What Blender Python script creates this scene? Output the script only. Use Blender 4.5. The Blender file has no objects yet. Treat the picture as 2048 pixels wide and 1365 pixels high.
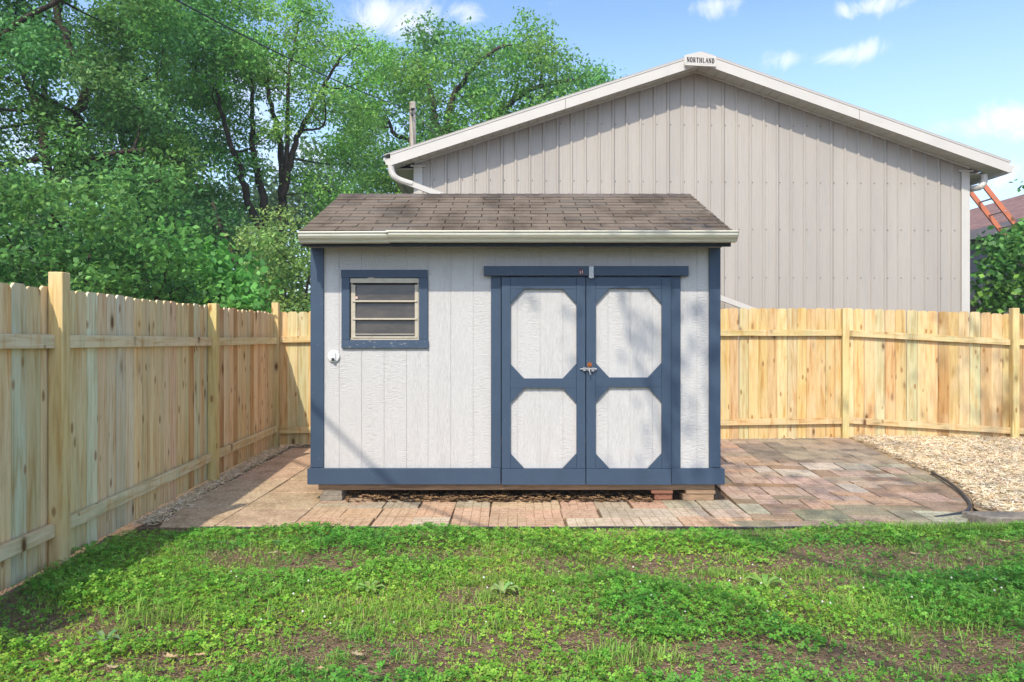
import bpy, math, random
import numpy as np
from mathutils import Vector
R = math.radians
rnd = random.Random(7)
sc = bpy.context.scene
# ------------------------------------------------------------------ camera, sky, sun, exposure
F = 1400.0; H = 1.45
cam = bpy.data.cameras.new('camera'); cam.sensor_width = 36; cam.lens = 36 * F / 2048
cam.clip_start = 0.05; cam.clip_end = 2000
co = bpy.data.objects.new('camera', cam); sc.collection.objects.link(co)
co.location = (0, 0, H); co.rotation_euler = (R(90), 0, 0); sc.camera = co
SUN = Vector((.27, .90, -1.0)).normalized()
EL = math.asin(-SUN.z); ROT = math.atan2(-SUN.x, -SUN.y)
sl = bpy.data.lights.new('sun', 'SUN'); sl.energy = 2.6; sl.angle = R(0.6); sl.color = (1, .91, .76)
so = bpy.data.objects.new('sun', sl); sc.collection.objects.link(so); so.rotation_euler = SUN.to_track_quat('-Z', 'Y').to_euler()
so.location = (-5, -10, 20)
w = bpy.data.worlds.new('World'); sc.world = w; w.use_nodes = True
wt = w.node_tree; wt.nodes.clear()
def wn(t, **k):
    n = wt.nodes.new(t)
    for a, b in k.items(): setattr(n, a, b)
    return n
sky = wn('ShaderNodeTexSky', sky_type='NISHITA', sun_disc=False, sun_elevation=EL, sun_rotation=ROT, air_density=1.0, dust_density=1.2, ozone_density=1.5)
tc = wn('ShaderNodeTexCoord'); mp = wn('ShaderNodeMapping'); mp.inputs['Scale'].default_value = (1.0, 1.0, 2.6)
mp.inputs['Location'].default_value = (3.47, 0.35, 0.1)
n1 = wn('ShaderNodeTexNoise'); n1.inputs['Scale'].default_value = 3.4; n1.inputs['Detail'].default_value = 9; n1.inputs['Roughness'].default_value = .58
cr = wn('ShaderNodeValToRGB'); cr.color_ramp.elements[0].position = .54; cr.color_ramp.elements[1].position = .70
mx = wn('ShaderNodeMix', data_type='RGBA'); mx.inputs[7].default_value = (4.7, 4.85, 5.3, 1)
# low haze near the horizon turns the blue milky
sx_ = wn('ShaderNodeSeparateXYZ'); mr = wn('ShaderNodeMapRange'); mr.inputs[1].default_value = 0.0; mr.inputs[2].default_value = .42; mr.inputs[3].default_value = .8; mr.inputs[4].default_value = 0.0
mh = wn('ShaderNodeMix', data_type='RGBA'); mh.inputs[7].default_value = (3.7, 5.1, 7.0, 1)
bg = wn('ShaderNodeBackground'); bg.inputs[1].default_value = .15
wo = wn('ShaderNodeOutputWorld')
hs = wn('ShaderNodeHueSaturation'); hs.inputs['Saturation'].default_value = 1.08; hs.inputs['Value'].default_value = 1.16
L = wt.links.new
L(tc.outputs['Generated'], mp.inputs[0]); L(mp.outputs[0], n1.inputs['Vector']); L(n1.outputs[0], cr.inputs[0])
L(tc.outputs['Generated'], sx_.inputs[0]); L(sx_.outputs[2], mr.inputs[0])
L(sky.outputs[0], hs.inputs['Color']); L(hs.outputs[0], mh.inputs[6]); L(mr.outputs[0], mh.inputs[0])
L(mh.outputs[2], mx.inputs[6]); nrmz = wn('ShaderNodeVectorMath', operation='NORMALIZE'); L(tc.outputs['Generated'], nrmz.inputs[0])
n2 = wn('ShaderNodeTexNoise'); n2.inputs['Scale'].default_value = 13; n2.inputs['Detail'].default_value = 8; n2.inputs['Roughness'].default_value = .68; n2.inputs['Distortion'].default_value = .8; L(nrmz.outputs[0], n2.inputs['Vector'])
acc = None
for (cx, cy, rx, ry, st) in [(800, 35, 150, 48, 1.0), (930, 28, 60, 28, .9), (1435, 12, 75, 30, .95), (1580, 120, 70, 24, 1.0), (1680, 110, 100, 24, 1.05), (1740, 12, 80, 20, .8), (1990, 245, 110, 40, 1.05), (2040, 345, 80, 30, .8), (640, 290, 120, 60, .8), (520, 230, 260, 200, .72), (120, 330, 300, 120, .72), (1080, 8, 60, 14, .5), (-300, 200, 250, 90, 1), (2500, 120, 220, 60, 1), (2900, 330, 300, 60, 1), (-900, 100, 260, 90, 1)]:
    dv = Vector((cx-1024, F, 682.5-cy)).normalized()
    sb = wn('ShaderNodeVectorMath', operation='SUBTRACT'); L(nrmz.outputs[0], sb.inputs[0]); sb.inputs[1].default_value = dv
    ml = wn('ShaderNodeVectorMath', operation='MULTIPLY'); L(sb.outputs[0], ml.inputs[0]); ml.inputs[1].default_value = (F/rx, F/rx, F/ry)
    ln = wn('ShaderNodeVectorMath', operation='LENGTH'); L(ml.outputs[0], ln.inputs[0])
    mm = wn('ShaderNodeMapRange'); mm.interpolation_type = 'SMOOTHSTEP'; L(ln.outputs['Value'], mm.inputs[0]); mm.inputs[1].default_value = 0; mm.inputs[2].default_value = 1.35; mm.inputs[3].default_value = st; mm.inputs[4].default_value = 0
    if acc is None: acc = mm.outputs[0]
    else:
        mxx = wn('ShaderNodeMath', operation='MAXIMUM'); L(acc, mxx.inputs[0]); L(mm.outputs[0], mxx.inputs[1]); acc = mxx.outputs[0]
ad = wn('ShaderNodeMath', operation='MULTIPLY_ADD'); L(n2.outputs[0], ad.inputs[0]); ad.inputs[1].default_value = 2.6; L(acc, ad.inputs[2])
cr2 = wn('ShaderNodeMapRange'); cr2.interpolation_type = 'SMOOTHSTEP'; L(ad.outputs[0], cr2.inputs[0]); cr2.inputs[1].default_value = 1.62; cr2.inputs[2].default_value = 2.55; cr2.inputs[3].default_value = 0; cr2.inputs[4].default_value = .85
L(cr2.outputs[0], mx.inputs[0]); L(mx.outputs[2], bg.inputs[0]); L(bg.outputs[0], wo.inputs[0])
sc.view_settings.view_transform = 'Standard'; sc.view_settings.look = 'None'; sc.view_settings.gamma = 1
sc.view_settings.use_curve_mapping = False; sc.view_settings.exposure = 0.74
sc.render.engine = 'CYCLES'

# ------------------------------------------------------------------ helpers
def at(px, py, Y): return Vector(((px - 1024) * Y / F, Y, H + (682.5 - py) * Y / F))
def gp(px, py):
    Y = H * F / (py - 682.5); return ((px - 1024) * Y / F, Y)
def hg(x, y):                       # ground height
    a = min(max((y - 6.8) / 3.0, 0), 1); a = a * a * (3 - 2 * a)
    b = min(max((x + 3.5) / 8, 0), 1)
    return a * (.025 + .05 * b)
def hgv(x, y):
    a = np.clip((y - 6.8) / 3.0, 0, 1); a = a * a * (3 - 2 * a); b = np.clip((x + 3.5) / 8, 0, 1)
    return a * (.025 + .05 * b)
class MB:
    def __init__(s): s.v = []; s.f = []; s.t = []; s.m = []; s.uv = []
    def add(s, vs, fs, tint=(.5, .5, .5), mi=0):
        o = len(s.v); s.v += [tuple(p) for p in vs]
        for f in fs: s.f.append([i + o for i in f]); s.t.append(tint); s.m.append(mi)
        return s
    def box(s, x0, x1, y0, y1, z0, z1, tint=(.5, .5, .5), mi=0):
        return s.add([(x0,y0,z0),(x1,y0,z0),(x1,y1,z0),(x0,y1,z0),(x0,y0,z1),(x1,y0,z1),(x1,y1,z1),(x0,y1,z1)],
              [(0,3,2,1),(4,5,6,7),(0,1,5,4),(1,2,6,5),(2,3,7,6),(3,0,4,7)], tint, mi)
    def prism(s, pts, vec, tint=(.5, .5, .5), mi=0):
        n = len(pts); vec = Vector(vec); a = [Vector(p) for p in pts]
        return s.add(a + [p + vec for p in a], [tuple(range(n))[::-1], tuple(range(n, 2*n))] + [(i, (i+1) % n, n + (i+1) % n, n + i) for i in range(n)], tint, mi)
    def bar(s, a, b, w_, h_, up=(0, 0, 1), tint=(.5, .5, .5), mi=0):
        a = Vector(a); b = Vector(b); d = (b - a).normalized(); u = Vector(up); sd = d.cross(u).normalized(); u = sd.cross(d).normalized()
        c = [a + sd*w_/2*i + u*h_/2*j for i, j in ((-1,-1),(1,-1),(1,1),(-1,1))]
        return s.prism(c, b - a, tint, mi)
    def tube(s, pts, rs, n=8, tint=(.5, .5, .5), mi=0, caps=True):
        pts = [Vector(p) for p in pts]
        if not hasattr(rs, '__len__'): rs = [rs] * len(pts)
        o = len(s.v); prev = None
        for i, p in enumerate(pts):
            d = (pts[min(i+1, len(pts)-1)] - pts[max(i-1, 0)])
            d = d.normalized() if d.length > 1e-9 else Vector((0,0,1))
            if prev is None: a = d.orthogonal().normalized()
            else:
                a = prev - d * prev.dot(d); a = a.normalized() if a.length > 1e-6 else d.orthogonal().normalized()
            prev = a; b = d.cross(a)
            for k in range(n):
                q = 2*math.pi*k/n; s.v.append(tuple(p + (a*math.cos(q) + b*math.sin(q)) * rs[i]))
        for i in range(len(pts)-1):
            for k in range(n):
                s.f.append([o+i*n+k, o+i*n+(k+1) % n, o+(i+1)*n+(k+1) % n, o+(i+1)*n+k]); s.t.append(tint); s.m.append(mi)
        if caps:
            s.f.append([o+k for k in range(n)][::-1]); s.f.append([o+(len(pts)-1)*n+k for k in range(n)]); s.t += [tint]*2; s.m += [mi]*2
        return s
    def build(s, name, mats, parent=None, base=None, smooth=False, bevel=0, label=None):
        if base is None: base = parent_base(parent) if parent is not None else (0, 0, 0)
        me = bpy.data.meshes.new(name); b = Vector(base)
        me.from_pydata([tuple(Vector(v) - b) for v in s.v], [], s.f)
        if not isinstance(mats, (list, tuple)): mats = [mats]
        for m in mats: me.materials.append(m)
        me.polygons.foreach_set('material_index', s.m)
        at_ = me.attributes.new('tint', 'FLOAT_COLOR', 'FACE')
        at_.data.foreach_set('color', np.array([(t[0], t[1], t[2], 1) for t in s.t], dtype=np.float32).ravel())
        if s.uv:
            ul = me.uv_layers.new(name='UVMap'); ul.data.foreach_set('uv', np.array(s.uv, dtype=np.float32).ravel())
        if smooth: me.polygons.foreach_set('use_smooth', [True]*len(me.polygons))
        me.update()
        o = bpy.data.objects.new(name, me); sc.collection.objects.link(o)
        if parent is not None: o.parent = parent
        else: o.location = base
        if bevel:
            bv = o.modifiers.new('bevel', 'BEVEL'); bv.width = bevel; bv.segments = 1; bv.limit_method = 'ANGLE'
        if label: o['label'] = label
        return o
def parent_base(o):
    b = Vector((0, 0, 0))
    while o is not None: b += Vector(o.location); o = o.parent
    return b
def thing(name, label, cat, loc=(0, 0, 0), group=None):
    o = bpy.data.objects.new(name, None); sc.collection.objects.link(o); o.location = loc; o.empty_display_size = .1
    return tag(o, label, cat, group)
def tag(o, label=None, cat=None, group=None, kind=None):
    if label: o['label'] = label
    if cat: o['category'] = cat
    if group: o['group'] = group
    if kind: o['kind'] = kind
    return o
def npmesh(name, V, Fc, mats, parent=None, tint=None, mi=None, smooth=False):
    """V (n,3) world coords, Fc (m,k) faces of equal size"""
    me = bpy.data.meshes.new(name); b = np.array(parent_base(parent)) if parent is not None else np.zeros(3)
    V = (V - b).astype(np.float32); m, k = Fc.shape
    me.vertices.add(len(V)); me.vertices.foreach_set('co', V.ravel())
    me.loops.add(m * k); me.loops.foreach_set('vertex_index', Fc.astype(np.int32).ravel())
    me.polygons.add(m); me.polygons.foreach_set('loop_start', (np.arange(m) * k).astype(np.int32))
    me.polygons.foreach_set('loop_total', np.full(m, k, dtype=np.int32))
    if not isinstance(mats, (list, tuple)): mats = [mats]
    for q in mats: me.materials.append(q)
    if mi is not None: me.polygons.foreach_set('material_index', mi.astype(np.int32))
    me.update(calc_edges=True)
    if tint is not None:
        a = me.attributes.new('tint', 'FLOAT_COLOR', 'FACE')
        a.data.foreach_set('color', np.concatenate([tint, np.ones((m, 1))], 1).astype(np.float32).ravel())
    if smooth: me.polygons.foreach_set('use_smooth', [True]*m)
    me.validate()
    o = bpy.data.objects.new(name, me); sc.collection.objects.link(o)
    if parent is not None: o.parent = parent
    return o

# ------------------------------------------------------------------ materials
class NT:
    def __init__(s, name):
        s.m = bpy.data.materials.new(name); s.m.use_nodes = True; s.t = s.m.node_tree; s.t.nodes.clear()
        s.out = s.t.nodes.new('ShaderNodeOutputMaterial'); s.p = s.t.nodes.new('ShaderNodeBsdfPrincipled')
        s.t.links.new(s.p.outputs[0], s.out.inputs[0])
    def n(s, t, **k):
        x = s.t.nodes.new(t)
        for a, b in k.items(): setattr(x, a, b)
        return x
    def set(s, sock, val):
        if hasattr(val, 'is_output'): s.t.links.new(val, sock)
        elif isinstance(val, (tuple, list)) and len(val) == 3 and sock.type == 'RGBA': sock.default_value = (*val, 1)
        else: sock.default_value = val
    def coord(s, which='Object', scale=(1, 1, 1), off=None):
        c = s.n('ShaderNodeTexCoord').outputs[which]
        if off is not None:
            v = s.n('ShaderNodeVectorMath', operation='ADD'); s.set(v.inputs[0], c); s.set(v.inputs[1], off); c = v.outputs[0]
        m = s.n('ShaderNodeMapping'); m.inputs['Scale'].default_value = scale; s.set(m.inputs[0], c); return m.outputs[0]
    def noise(s, vec, scale, detail=4, rough=.5, dist=0.0):
        x = s.n('ShaderNodeTexNoise'); s.set(x.inputs['Vector'], vec); x.inputs['Scale'].default_value = scale
        x.inputs['Detail'].default_value = detail; x.inputs['Roughness'].default_value = rough; x.inputs['Distortion'].default_value = dist
        return x.outputs[0]
    def ramp(s, fac, *stops):
        x = s.n('ShaderNodeValToRGB'); s.set(x.inputs[0], fac); e = x.color_ramp.elements
        while len(e) < len(stops): e.new(.5)
        for i, (p, c) in enumerate(stops):
            e[i].position = p; e[i].color = (c, c, c, 1) if not hasattr(c, '__len__') else (*c, 1)
        return x.outputs[0]
    def mix(s, a, b, fac=.5, mode='MIX'):
        x = s.n('ShaderNodeMix', data_type='RGBA', blend_type=mode); s.set(x.inputs[0], fac); s.set(x.inputs[6], a); s.set(x.inputs[7], b); return x.outputs[2]
    def math(s, op, a, b=0.0):
        x = s.n('ShaderNodeMath', operation=op); s.set(x.inputs[0], a); s.set(x.inputs[1], b); return x.outputs[0]
    def attr(s, name='tint'):
        x = s.n('ShaderNodeAttribute'); x.attribute_name = name; return x.outputs['Color']
    def bump(s, h, strength=.3, dist=.01):
        x = s.n('ShaderNodeBump'); x.inputs['Strength'].default_value = strength; x.inputs['Distance'].default_value = dist
        s.set(x.inputs['Height'], h); s.set(s.p.inputs['Normal'], x.outputs[0])
    def fin(s, col, rough=.6, spec=.3, metal=0.0):
        s.set(s.p.inputs['Base Color'], col); s.set(s.p.inputs['Roughness'], rough); s.p.inputs['Specular IOR Level'].default_value = spec
        s.p.inputs['Metallic'].default_value = metal; return s.m

def m_wood(name='fence_wood', dark=1.0, sc_=(1, 1, .07)):
    s = NT(name); t = s.attr(); off = s.n('ShaderNodeVectorMath', operation='SCALE'); s.set(off.inputs[0], t); off.inputs['Scale'].default_value = 37.0
    v = s.coord('Object', sc_, off.outputs[0])
    g = s.noise(v, 26, 5, .6, .6); g2 = s.noise(v, 90, 3, .6)
    big = s.noise(s.coord('Object', (3, 3, .9), off.outputs[0]), 1.6, 4, .55, .5)
    col = s.mix(t, s.mix(t, (.66, .46, .24), 1, 'MULTIPLY'), s.ramp(g, (.45, 0), (.72, .9)))
    col = s.mix(col, (.74, .58, .36), s.ramp(big, (.45, 0), (.72, .55)))
    col = s.mix(col, (.40, .46, .26), s.ramp(s.noise(s.coord('Object', (4, 4, .35), off.outputs[0]), 1.3, 3), (.52, 0), (.74, .38)))
    col = s.mix(col, s.mix(col, (.6, .5, .4), 1, 'MULTIPLY'), s.ramp(g2, (.55, 0), (.8, .35)))
    # knots
    kv = s.coord('Object', (1, 1, .42), off.outputs[0])
    vo = s.n('ShaderNodeTexVoronoi'); vo.inputs['Scale'].default_value = 4.6; s.set(vo.inputs['Vector'], kv); 
    wob = s.math('ADD', vo.outputs['Distance'], s.math('MULTIPLY', s.noise(kv, 30, 2), .05))
    ring = s.ramp(wob, (.085, 1), (.115, .62), (.175, .15), (.27, 0))
    col = s.mix(col, (.15, .075, .03), ring)
    v2 = s.n('ShaderNodeTexVoronoi'); v2.inputs['Scale'].default_value = 8.5; s.set(v2.inputs['Vector'], kv)
    col = s.mix(col, (.30, .15, .05), s.ramp(s.math('ADD', v2.outputs['Distance'], s.math('MULTIPLY', s.noise(kv, 40, 2), .06)), (.13, .8), (.20, .0)))
    col = s.mix(col, s.mix(col, (.85, .55, .28), 1, 'MULTIPLY'), s.ramp(s.noise(s.coord('Object', (7, 7, .5), off.outputs[0]), 1.5, 5, .6, 1.2), (.56, 0), (.68, .65)))
    # dirty streaks
    col = s.mix(col, (.26, .22, .15), s.ramp(s.noise(s.coord('Object', (5, 5, .8), off.outputs[0]), 2.2, 6, .7), (.60, 0), (.82, .5)))
    s.bump(g, .25, .004); return s.fin(col, .72, .2)
def m_paint(name, col, chip=None, chipamt=.0, rough=.5):
    s = NT(name); v = s.coord('Object'); n = s.noise(v, 3, 5, .6)
    c = s.mix(col, tuple(x * .86 for x in col), s.ramp(n, (.35, 0), (.7, .9)))
    c = s.mix(c, tuple(min(1, x*1.35+.015) for x in col), s.ramp(s.noise(v, 60, 4, .7), (.60, 0), (.85, .4)))
    if chip: c = s.mix(c, chip, s.ramp(s.noise(s.coord('Object', (1, 1, 3.2)), 24, 6, .72), (.685 - chipamt, 0), (.70 - chipamt, .8)))
    s.bump(s.noise(s.coord('Object', (1, 1, .25)), 120, 4, .6), .25, .003); return s.fin(c, rough, .35)
M = {}
M['wood'] = m_wood()
M['navy'] = m_paint('navy_paint', (.046, .076, .125), (.35, .36, .36), .005)
M['navy_worn'] = m_paint('navy_paint_worn', (.050, .082, .135), (.36, .34, .33), .07)
M['navy_dark'] = m_paint('black_navy_paint', (.012, .018, .03))
# siding: painted rough-sawn plywood
s = NT('siding'); v = s.coord('Object', (1, 1, 1)); 
grain = s.noise(s.coord('Object', (1, 1, .16)), 60, 6, .65, 1.5); saw = s.noise(s.coord('Object', (.22, 1, 1)), 95, 4, .6, .6)
mixg = s.mix(saw, grain, s.ramp(s.noise(s.coord('Object', (3.5, 1, .4)), 1.2, 2), (.42, 0), (.58, 1)))
c = s.mix((.55, .54, .535), (.46, .45, .445), s.ramp(mixg, (.42, 0), (.72, .9)))
c = s.mix(c, (.45, .43, .41), s.ramp(s.noise(s.coord('Object', (1.6, 1, .5)), 2.5, 6, .7), (.56, 0), (.8, .4)))
s.bump(mixg, 1.0, .008); M['siding'] = s.fin(c, .65, .25)
s = NT('groove_shadow_paint'); M['groove'] = s.fin((.5, .49, .49), .8)
s = NT('cream_enamel'); v = s.coord('Object'); c = s.mix((.62, .60, .50), (.42, .36, .24), s.ramp(s.noise(s.coord('Object', (.6, 3, 9)), 6, 5, .6), (.5, 0), (.78, .7)))
c = s.mix(c, (.25, .23, .18), s.ramp(s.noise(v, 25, 6, .7), (.62, 0), (.8, .6))); M['cream'] = s.fin(c, .38, .5)
s = NT('window_aluminium'); c = s.mix((.48, .43, .34), (.30, .26, .2), s.ramp(s.noise(s.coord('Object'), 14, 5, .6), (.5, 0), (.75, .7))); M['alu'] = s.fin(c, .45, .5)
s = NT('dusty_glass'); c = s.mix((.045, .037, .027), (.085, .07, .05), s.ramp(s.noise(s.coord('Object', (1, 1, 3)), 4, 6, .65), (.4, 0), (.75, 1)))
c = s.mix(c, (.16, .14, .11), s.ramp(s.noise(s.coord('Object', (2, 1, 8)), 12, 6, .7), (.66, 0), (.78, .5))); M['glass'] = s.fin(c, .14, .5)
def m_plain(name, col, rough=.5, spec=.4, metal=0, var=.85, sc_=8):
    s = NT(name); c = s.mix(col, tuple(x*var for x in col), s.ramp(s.noise(s.coord('Object'), sc_, 5, .6), (.35, 0), (.7, 1))); return s.fin(c, rough, spec, metal)
M['steel'] = m_plain('galvanised_steel', (.55, .55, .55), .35, .5, .7, .6, 60)
M['rust'] = m_plain('rust', (.45, .15, .04), .8, .1, 0, .4, 150)
M['white_plastic'] = m_plain('white_plastic', (.75, .75, .74), .35)
M['black'] = m_plain('black_rubber', (.03, .03, .032), .55)
M['hose'] = m_plain('dark_plastic_edging', (.055, .058, .065), .55, .4, 0, .5, 30)
M['white_metal'] = m_plain('white_trim_metal', (.57, .545, .50), .4, .5, 0, .93, 3)
M['trim2'] = m_plain('soffit_metal', (.62, .62, .58), .5, .4, 0, .93, 3)
s = NT('ribbed_wall_metal'); t = s.attr(); c = s.mix((.43, .395, .350), (.38, .348, .31), s.ramp(s.noise(s.coord('Object', (1, 1, .15)), 2.2, 4), (.35, 0), (.7, 1)))
c = s.mix(c, (.33, .31, .29), s.ramp(s.noise(s.coord('Object', (3, 1, .3)), 6, 5, .65), (.48, 0), (.8, .45)))
s.bump(s.noise(s.coord('Object', (30, 1, .05)), 3, 2), .15, .004); M['ribwall'] = s.fin(c, .42, .45)
s = NT('roof_shingle'); t = s.attr(); v = s.coord('Object'); c = s.mix(t, s.mix(t, (.45, .45, .45), 1, 'MULTIPLY'), s.ramp(s.noise(v, 130, 4, .8), (.38, 0), (.68, 1)))
c = s.mix(c, s.mix(c, (.42, .40, .38), 1, 'MULTIPLY'), s.ramp(s.noise(s.coord('Object', (1, .55, .55)), 2.6, 5, .55), (.46, 0), (.66, .75)))
s.bump(s.noise(v, 160, 3, .8), .5, .004); M['shingle'] = s.fin(c, .9, .15)
s = NT('beam_wood'); v = s.coord('Object', (.1, 1, 1)); c = s.mix((.36, .24, .15), (.17, .11, .07), s.ramp(s.noise(v, 30, 5, .65, 1), (.4, 0), (.7, 1))); s.bump(s.noise(v, 30, 5), .4, .005); M['beam'] = s.fin(c, .8, .15)
def m_stone(name, agg=.5):
    s = NT(name); t = s.attr(); v = s.coord('Object')
    vo = s.n('ShaderNodeTexVoronoi'); vo.inputs['Scale'].default_value = 95; s.set(vo.inputs['Vector'], v)
    bw = s.n('ShaderNodeRGBToBW'); s.set(bw.inputs[0], vo.outputs['Color']); c = s.mix(t, s.mix(t, bw.outputs[0], 1, 'SOFT_LIGHT'), agg)
    c = s.mix(c, s.mix(c, (.6, .56, .5), 1, 'MULTIPLY'), s.ramp(s.noise(v, 5, 7, .7), (.45, 0), (.72, .8)))
    c = s.mix(c, (.27, .25, .16), s.ramp(s.noise(v, 1.7, 6, .7), (.53, 0), (.78, .4)))
    # scored brick joints drawn by a brick texture on scored pavers
    uv = s.n('ShaderNodeUVMap'); br = s.n('ShaderNodeTexBrick'); s.set(br.inputs['Vector'], uv.outputs[0]); br.inputs['Scale'].default_value = 1
    br.inputs['Brick Width'].default_value = .5; br.inputs['Row Height'].default_value = .25; br.inputs['Mortar Size'].default_value = .014
    br.offset = .5; br.inputs['Color1'].default_value = (1, 1, 1, 1); br.inputs['Color2'].default_value = (1, 1, 1, 1); br.inputs['Mortar'].default_value = (0, 0, 0, 1)
    c = s.mix(s.mix(c, (.68, .64, .58), 1, 'MULTIPLY'), c, br.outputs['Color'])
    h = s.math('ADD', s.math('MULTIPLY', br.outputs['Color'], .8), s.math('MULTIPLY', s.noise(v, 120, 3, .7), .5))
    s.bump(h, .6, .005); return s.fin(c, .9, .15)
M['paver'] = m_stone('paver_stone')
s = NT('slab_aggregate'); t = s.attr(); v = s.coord('Object'); vo = s.n('ShaderNodeTexVoronoi'); vo.inputs['Scale'].default_value = 70; s.set(vo.inputs['Vector'], v)
bw = s.n('ShaderNodeRGBToBW'); s.set(bw.inputs[0], vo.outputs['Color']); c = s.mix(t, bw.outputs[0], .5, 'OVERLAY'); c = s.mix(c, t, .3)
c = s.mix(c, s.mix(c, (.5, .45, .4), 1, 'MULTIPLY'), s.ramp(s.noise(v, 4, 6, .7), (.45, 0), (.7, .7)))
s.bump(vo.outputs['Distance'], .5, .006); M['slab'] = s.fin(c, .9, .15)
# soil
s = NT('soil'); v = s.coord('Object'); vo = s.n('ShaderNodeTexVoronoi'); vo.inputs['Scale'].default_value = 80; s.set(vo.inputs['Vector'], v)
c = s.mix((.22, .14, .085), (.40, .27, .17), s.ramp(s.noise(v, 14, 8, .75), (.38, 0), (.66, 1)))
c = s.mix(c, s.mix((.42, .32, .23), (.06, .042, .03), vo.outputs['Color']), s.ramp(s.noise(v, 45, 5, .8), (.48, 0), (.62, .75)))
far = s.n('ShaderNodeSeparateXYZ'); s.set(far.inputs[0], s.coord('Object'))
c = s.mix(c, s.mix((.05, .09, .02), (.08, .12, .03), s.noise(v, 3, 5)), s.ramp(s.math('MULTIPLY', far.outputs[1], .05), (.53, 0), (.56, 1)))
s.bump(s.math('ADD', s.noise(v, 40, 8, .8), vo.outputs['Distance']), 1, .02); M['soil'] = s.fin(c, .95, .1)
s = NT('chip_bed'); v = s.coord('Object'); c = s.mix((.62, .47, .29), (.28, .19, .10), s.ramp(s.noise(v, 38, 6, .8), (.42, 0), (.64, 1))); s.bump(s.noise(v, 40, 6, .8), 1, .02); M['chipbed'] = s.fin(c, .9, .1)
def m_tint(name, rough=.6, transl=0.0, spec=.25, tcol=None, boost=1.0):
    s = NT(name); t = s.attr()
    c = s.mix(t, s.mix(t, (.7, .75, .6), 1, 'MULTIPLY'), s.ramp(s.noise(s.coord('Object'), 9, 3), (.4, 0), (.6, .6)))
    s.fin(c, rough, spec)
    if transl:
        tr = s.n('ShaderNodeBsdfTranslucent'); hs = s.mix(c, tcol or (1, 1, .35), .35, 'MULTIPLY')
        b2 = s.n('ShaderNodeBrightContrast'); s.set(b2.inputs[0], hs); b2.inputs['Bright'].default_value = .03
        s.set(tr.inputs[0], b2.outputs[0]); ms = s.n('ShaderNodeMixShader'); ms.inputs[0].default_value = transl
        s.t.links.new(s.p.outputs[0], ms.inputs[1]); s.t.links.new(tr.outputs[0], ms.inputs[2]); s.t.links.new(ms.outputs[0], s.out.inputs[0])
    return s.m
M['leaf'] = m_tint('leaf', .5, .42); M['clover'] = m_tint('clover_leaf', .55, .35); M['chip'] = m_tint('wood_chip', .85)
M['dryleaf'] = m_tint('dry_leaf', .8, .15, .1, (1, .9, .7)); M['petal'] = m_plain('petal', (.72, .70, .62), .7)
s = NT('bark'); v = s.coord('Object', (1, 1, .3)); c = s.mix((.085, .065, .05), (.028, .022, .018), s.ramp(s.noise(v, 22, 6, .7), (.35, 0), (.65, 1))); s.bump(s.noise(v, 22, 6, .7), .8, .02); M['bark'] = s.fin(c, .9, .1)
s = NT('pole_wood'); v = s.coord('Object', (1, 1, .08)); c = s.mix((.48, .43, .37), (.22, .18, .14), s.ramp(s.noise(v, 22, 6, .7), (.45, 0), (.68, 1))); M['pole'] = s.fin(c, .9, .1)
M['orange'] = m_plain('orange_fibreglass', (.60, .19, .10), .5)
s = NT('red_shingle'); v = s.coord('Object'); br = s.n('ShaderNodeTexBrick'); s.set(br.inputs['Vector'], s.coord('Object', (1, 1, 1))); br.inputs['Scale'].default_value = 5
c = s.mix((.30, .18, .16), (.19, .12, .11), s.ramp(s.noise(s.coord('Object', (1, .35, 1)), 9, 4, .7), (.4, 0), (.6, 1))); M['redroof'] = s.fin(c, .9, .1)
M['mauve'] = m_plain('mauve_siding', (.36, .31, .31), .7)
M['concrete'] = m_plain('concrete', (.30, .26, .21), .9, .1, 0, .55, 25)
M['brick'] = m_plain('red_brick', (.30, .14, .09), .9, .1, 0, .6, 40)

# ------------------------------------------------------------------ ground
def axis(lo, hi, step, far):
    a = list(np.arange(lo, hi + 1e-6, step)); d = step
    while a[-1] < far: d *= 1.5; a.append(a[-1] + d)
    d = step
    while a[0] > -far: d *= 1.5; a.insert(0, a[0] - d)
    return np.array(a)
gx = axis(-5, 9, .12, 700); gy = axis(1, 11, .1, 700)
XX, YY = np.meshgrid(gx, gy); rs = np.random.RandomState(3)
ZZ = hgv(XX, YY) + np.where((YY < 5.3) & (YY > 1), rs.normal(0, .006, XX.shape), 0) - np.where(YY > 5.3, .045, .0)
ny, nx = XX.shape; ii = np.arange(ny*nx).reshape(ny, nx)
Fq = np.stack([ii[:-1, :-1], ii[:-1, 1:], ii[1:, 1:], ii[1:, :-1]], -1).reshape(-1, 4)
g = npmesh('ground', np.stack([XX, YY, ZZ], -1).reshape(-1, 3), Fq, M['soil'], smooth=True); tag(g, kind='structure')

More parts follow.
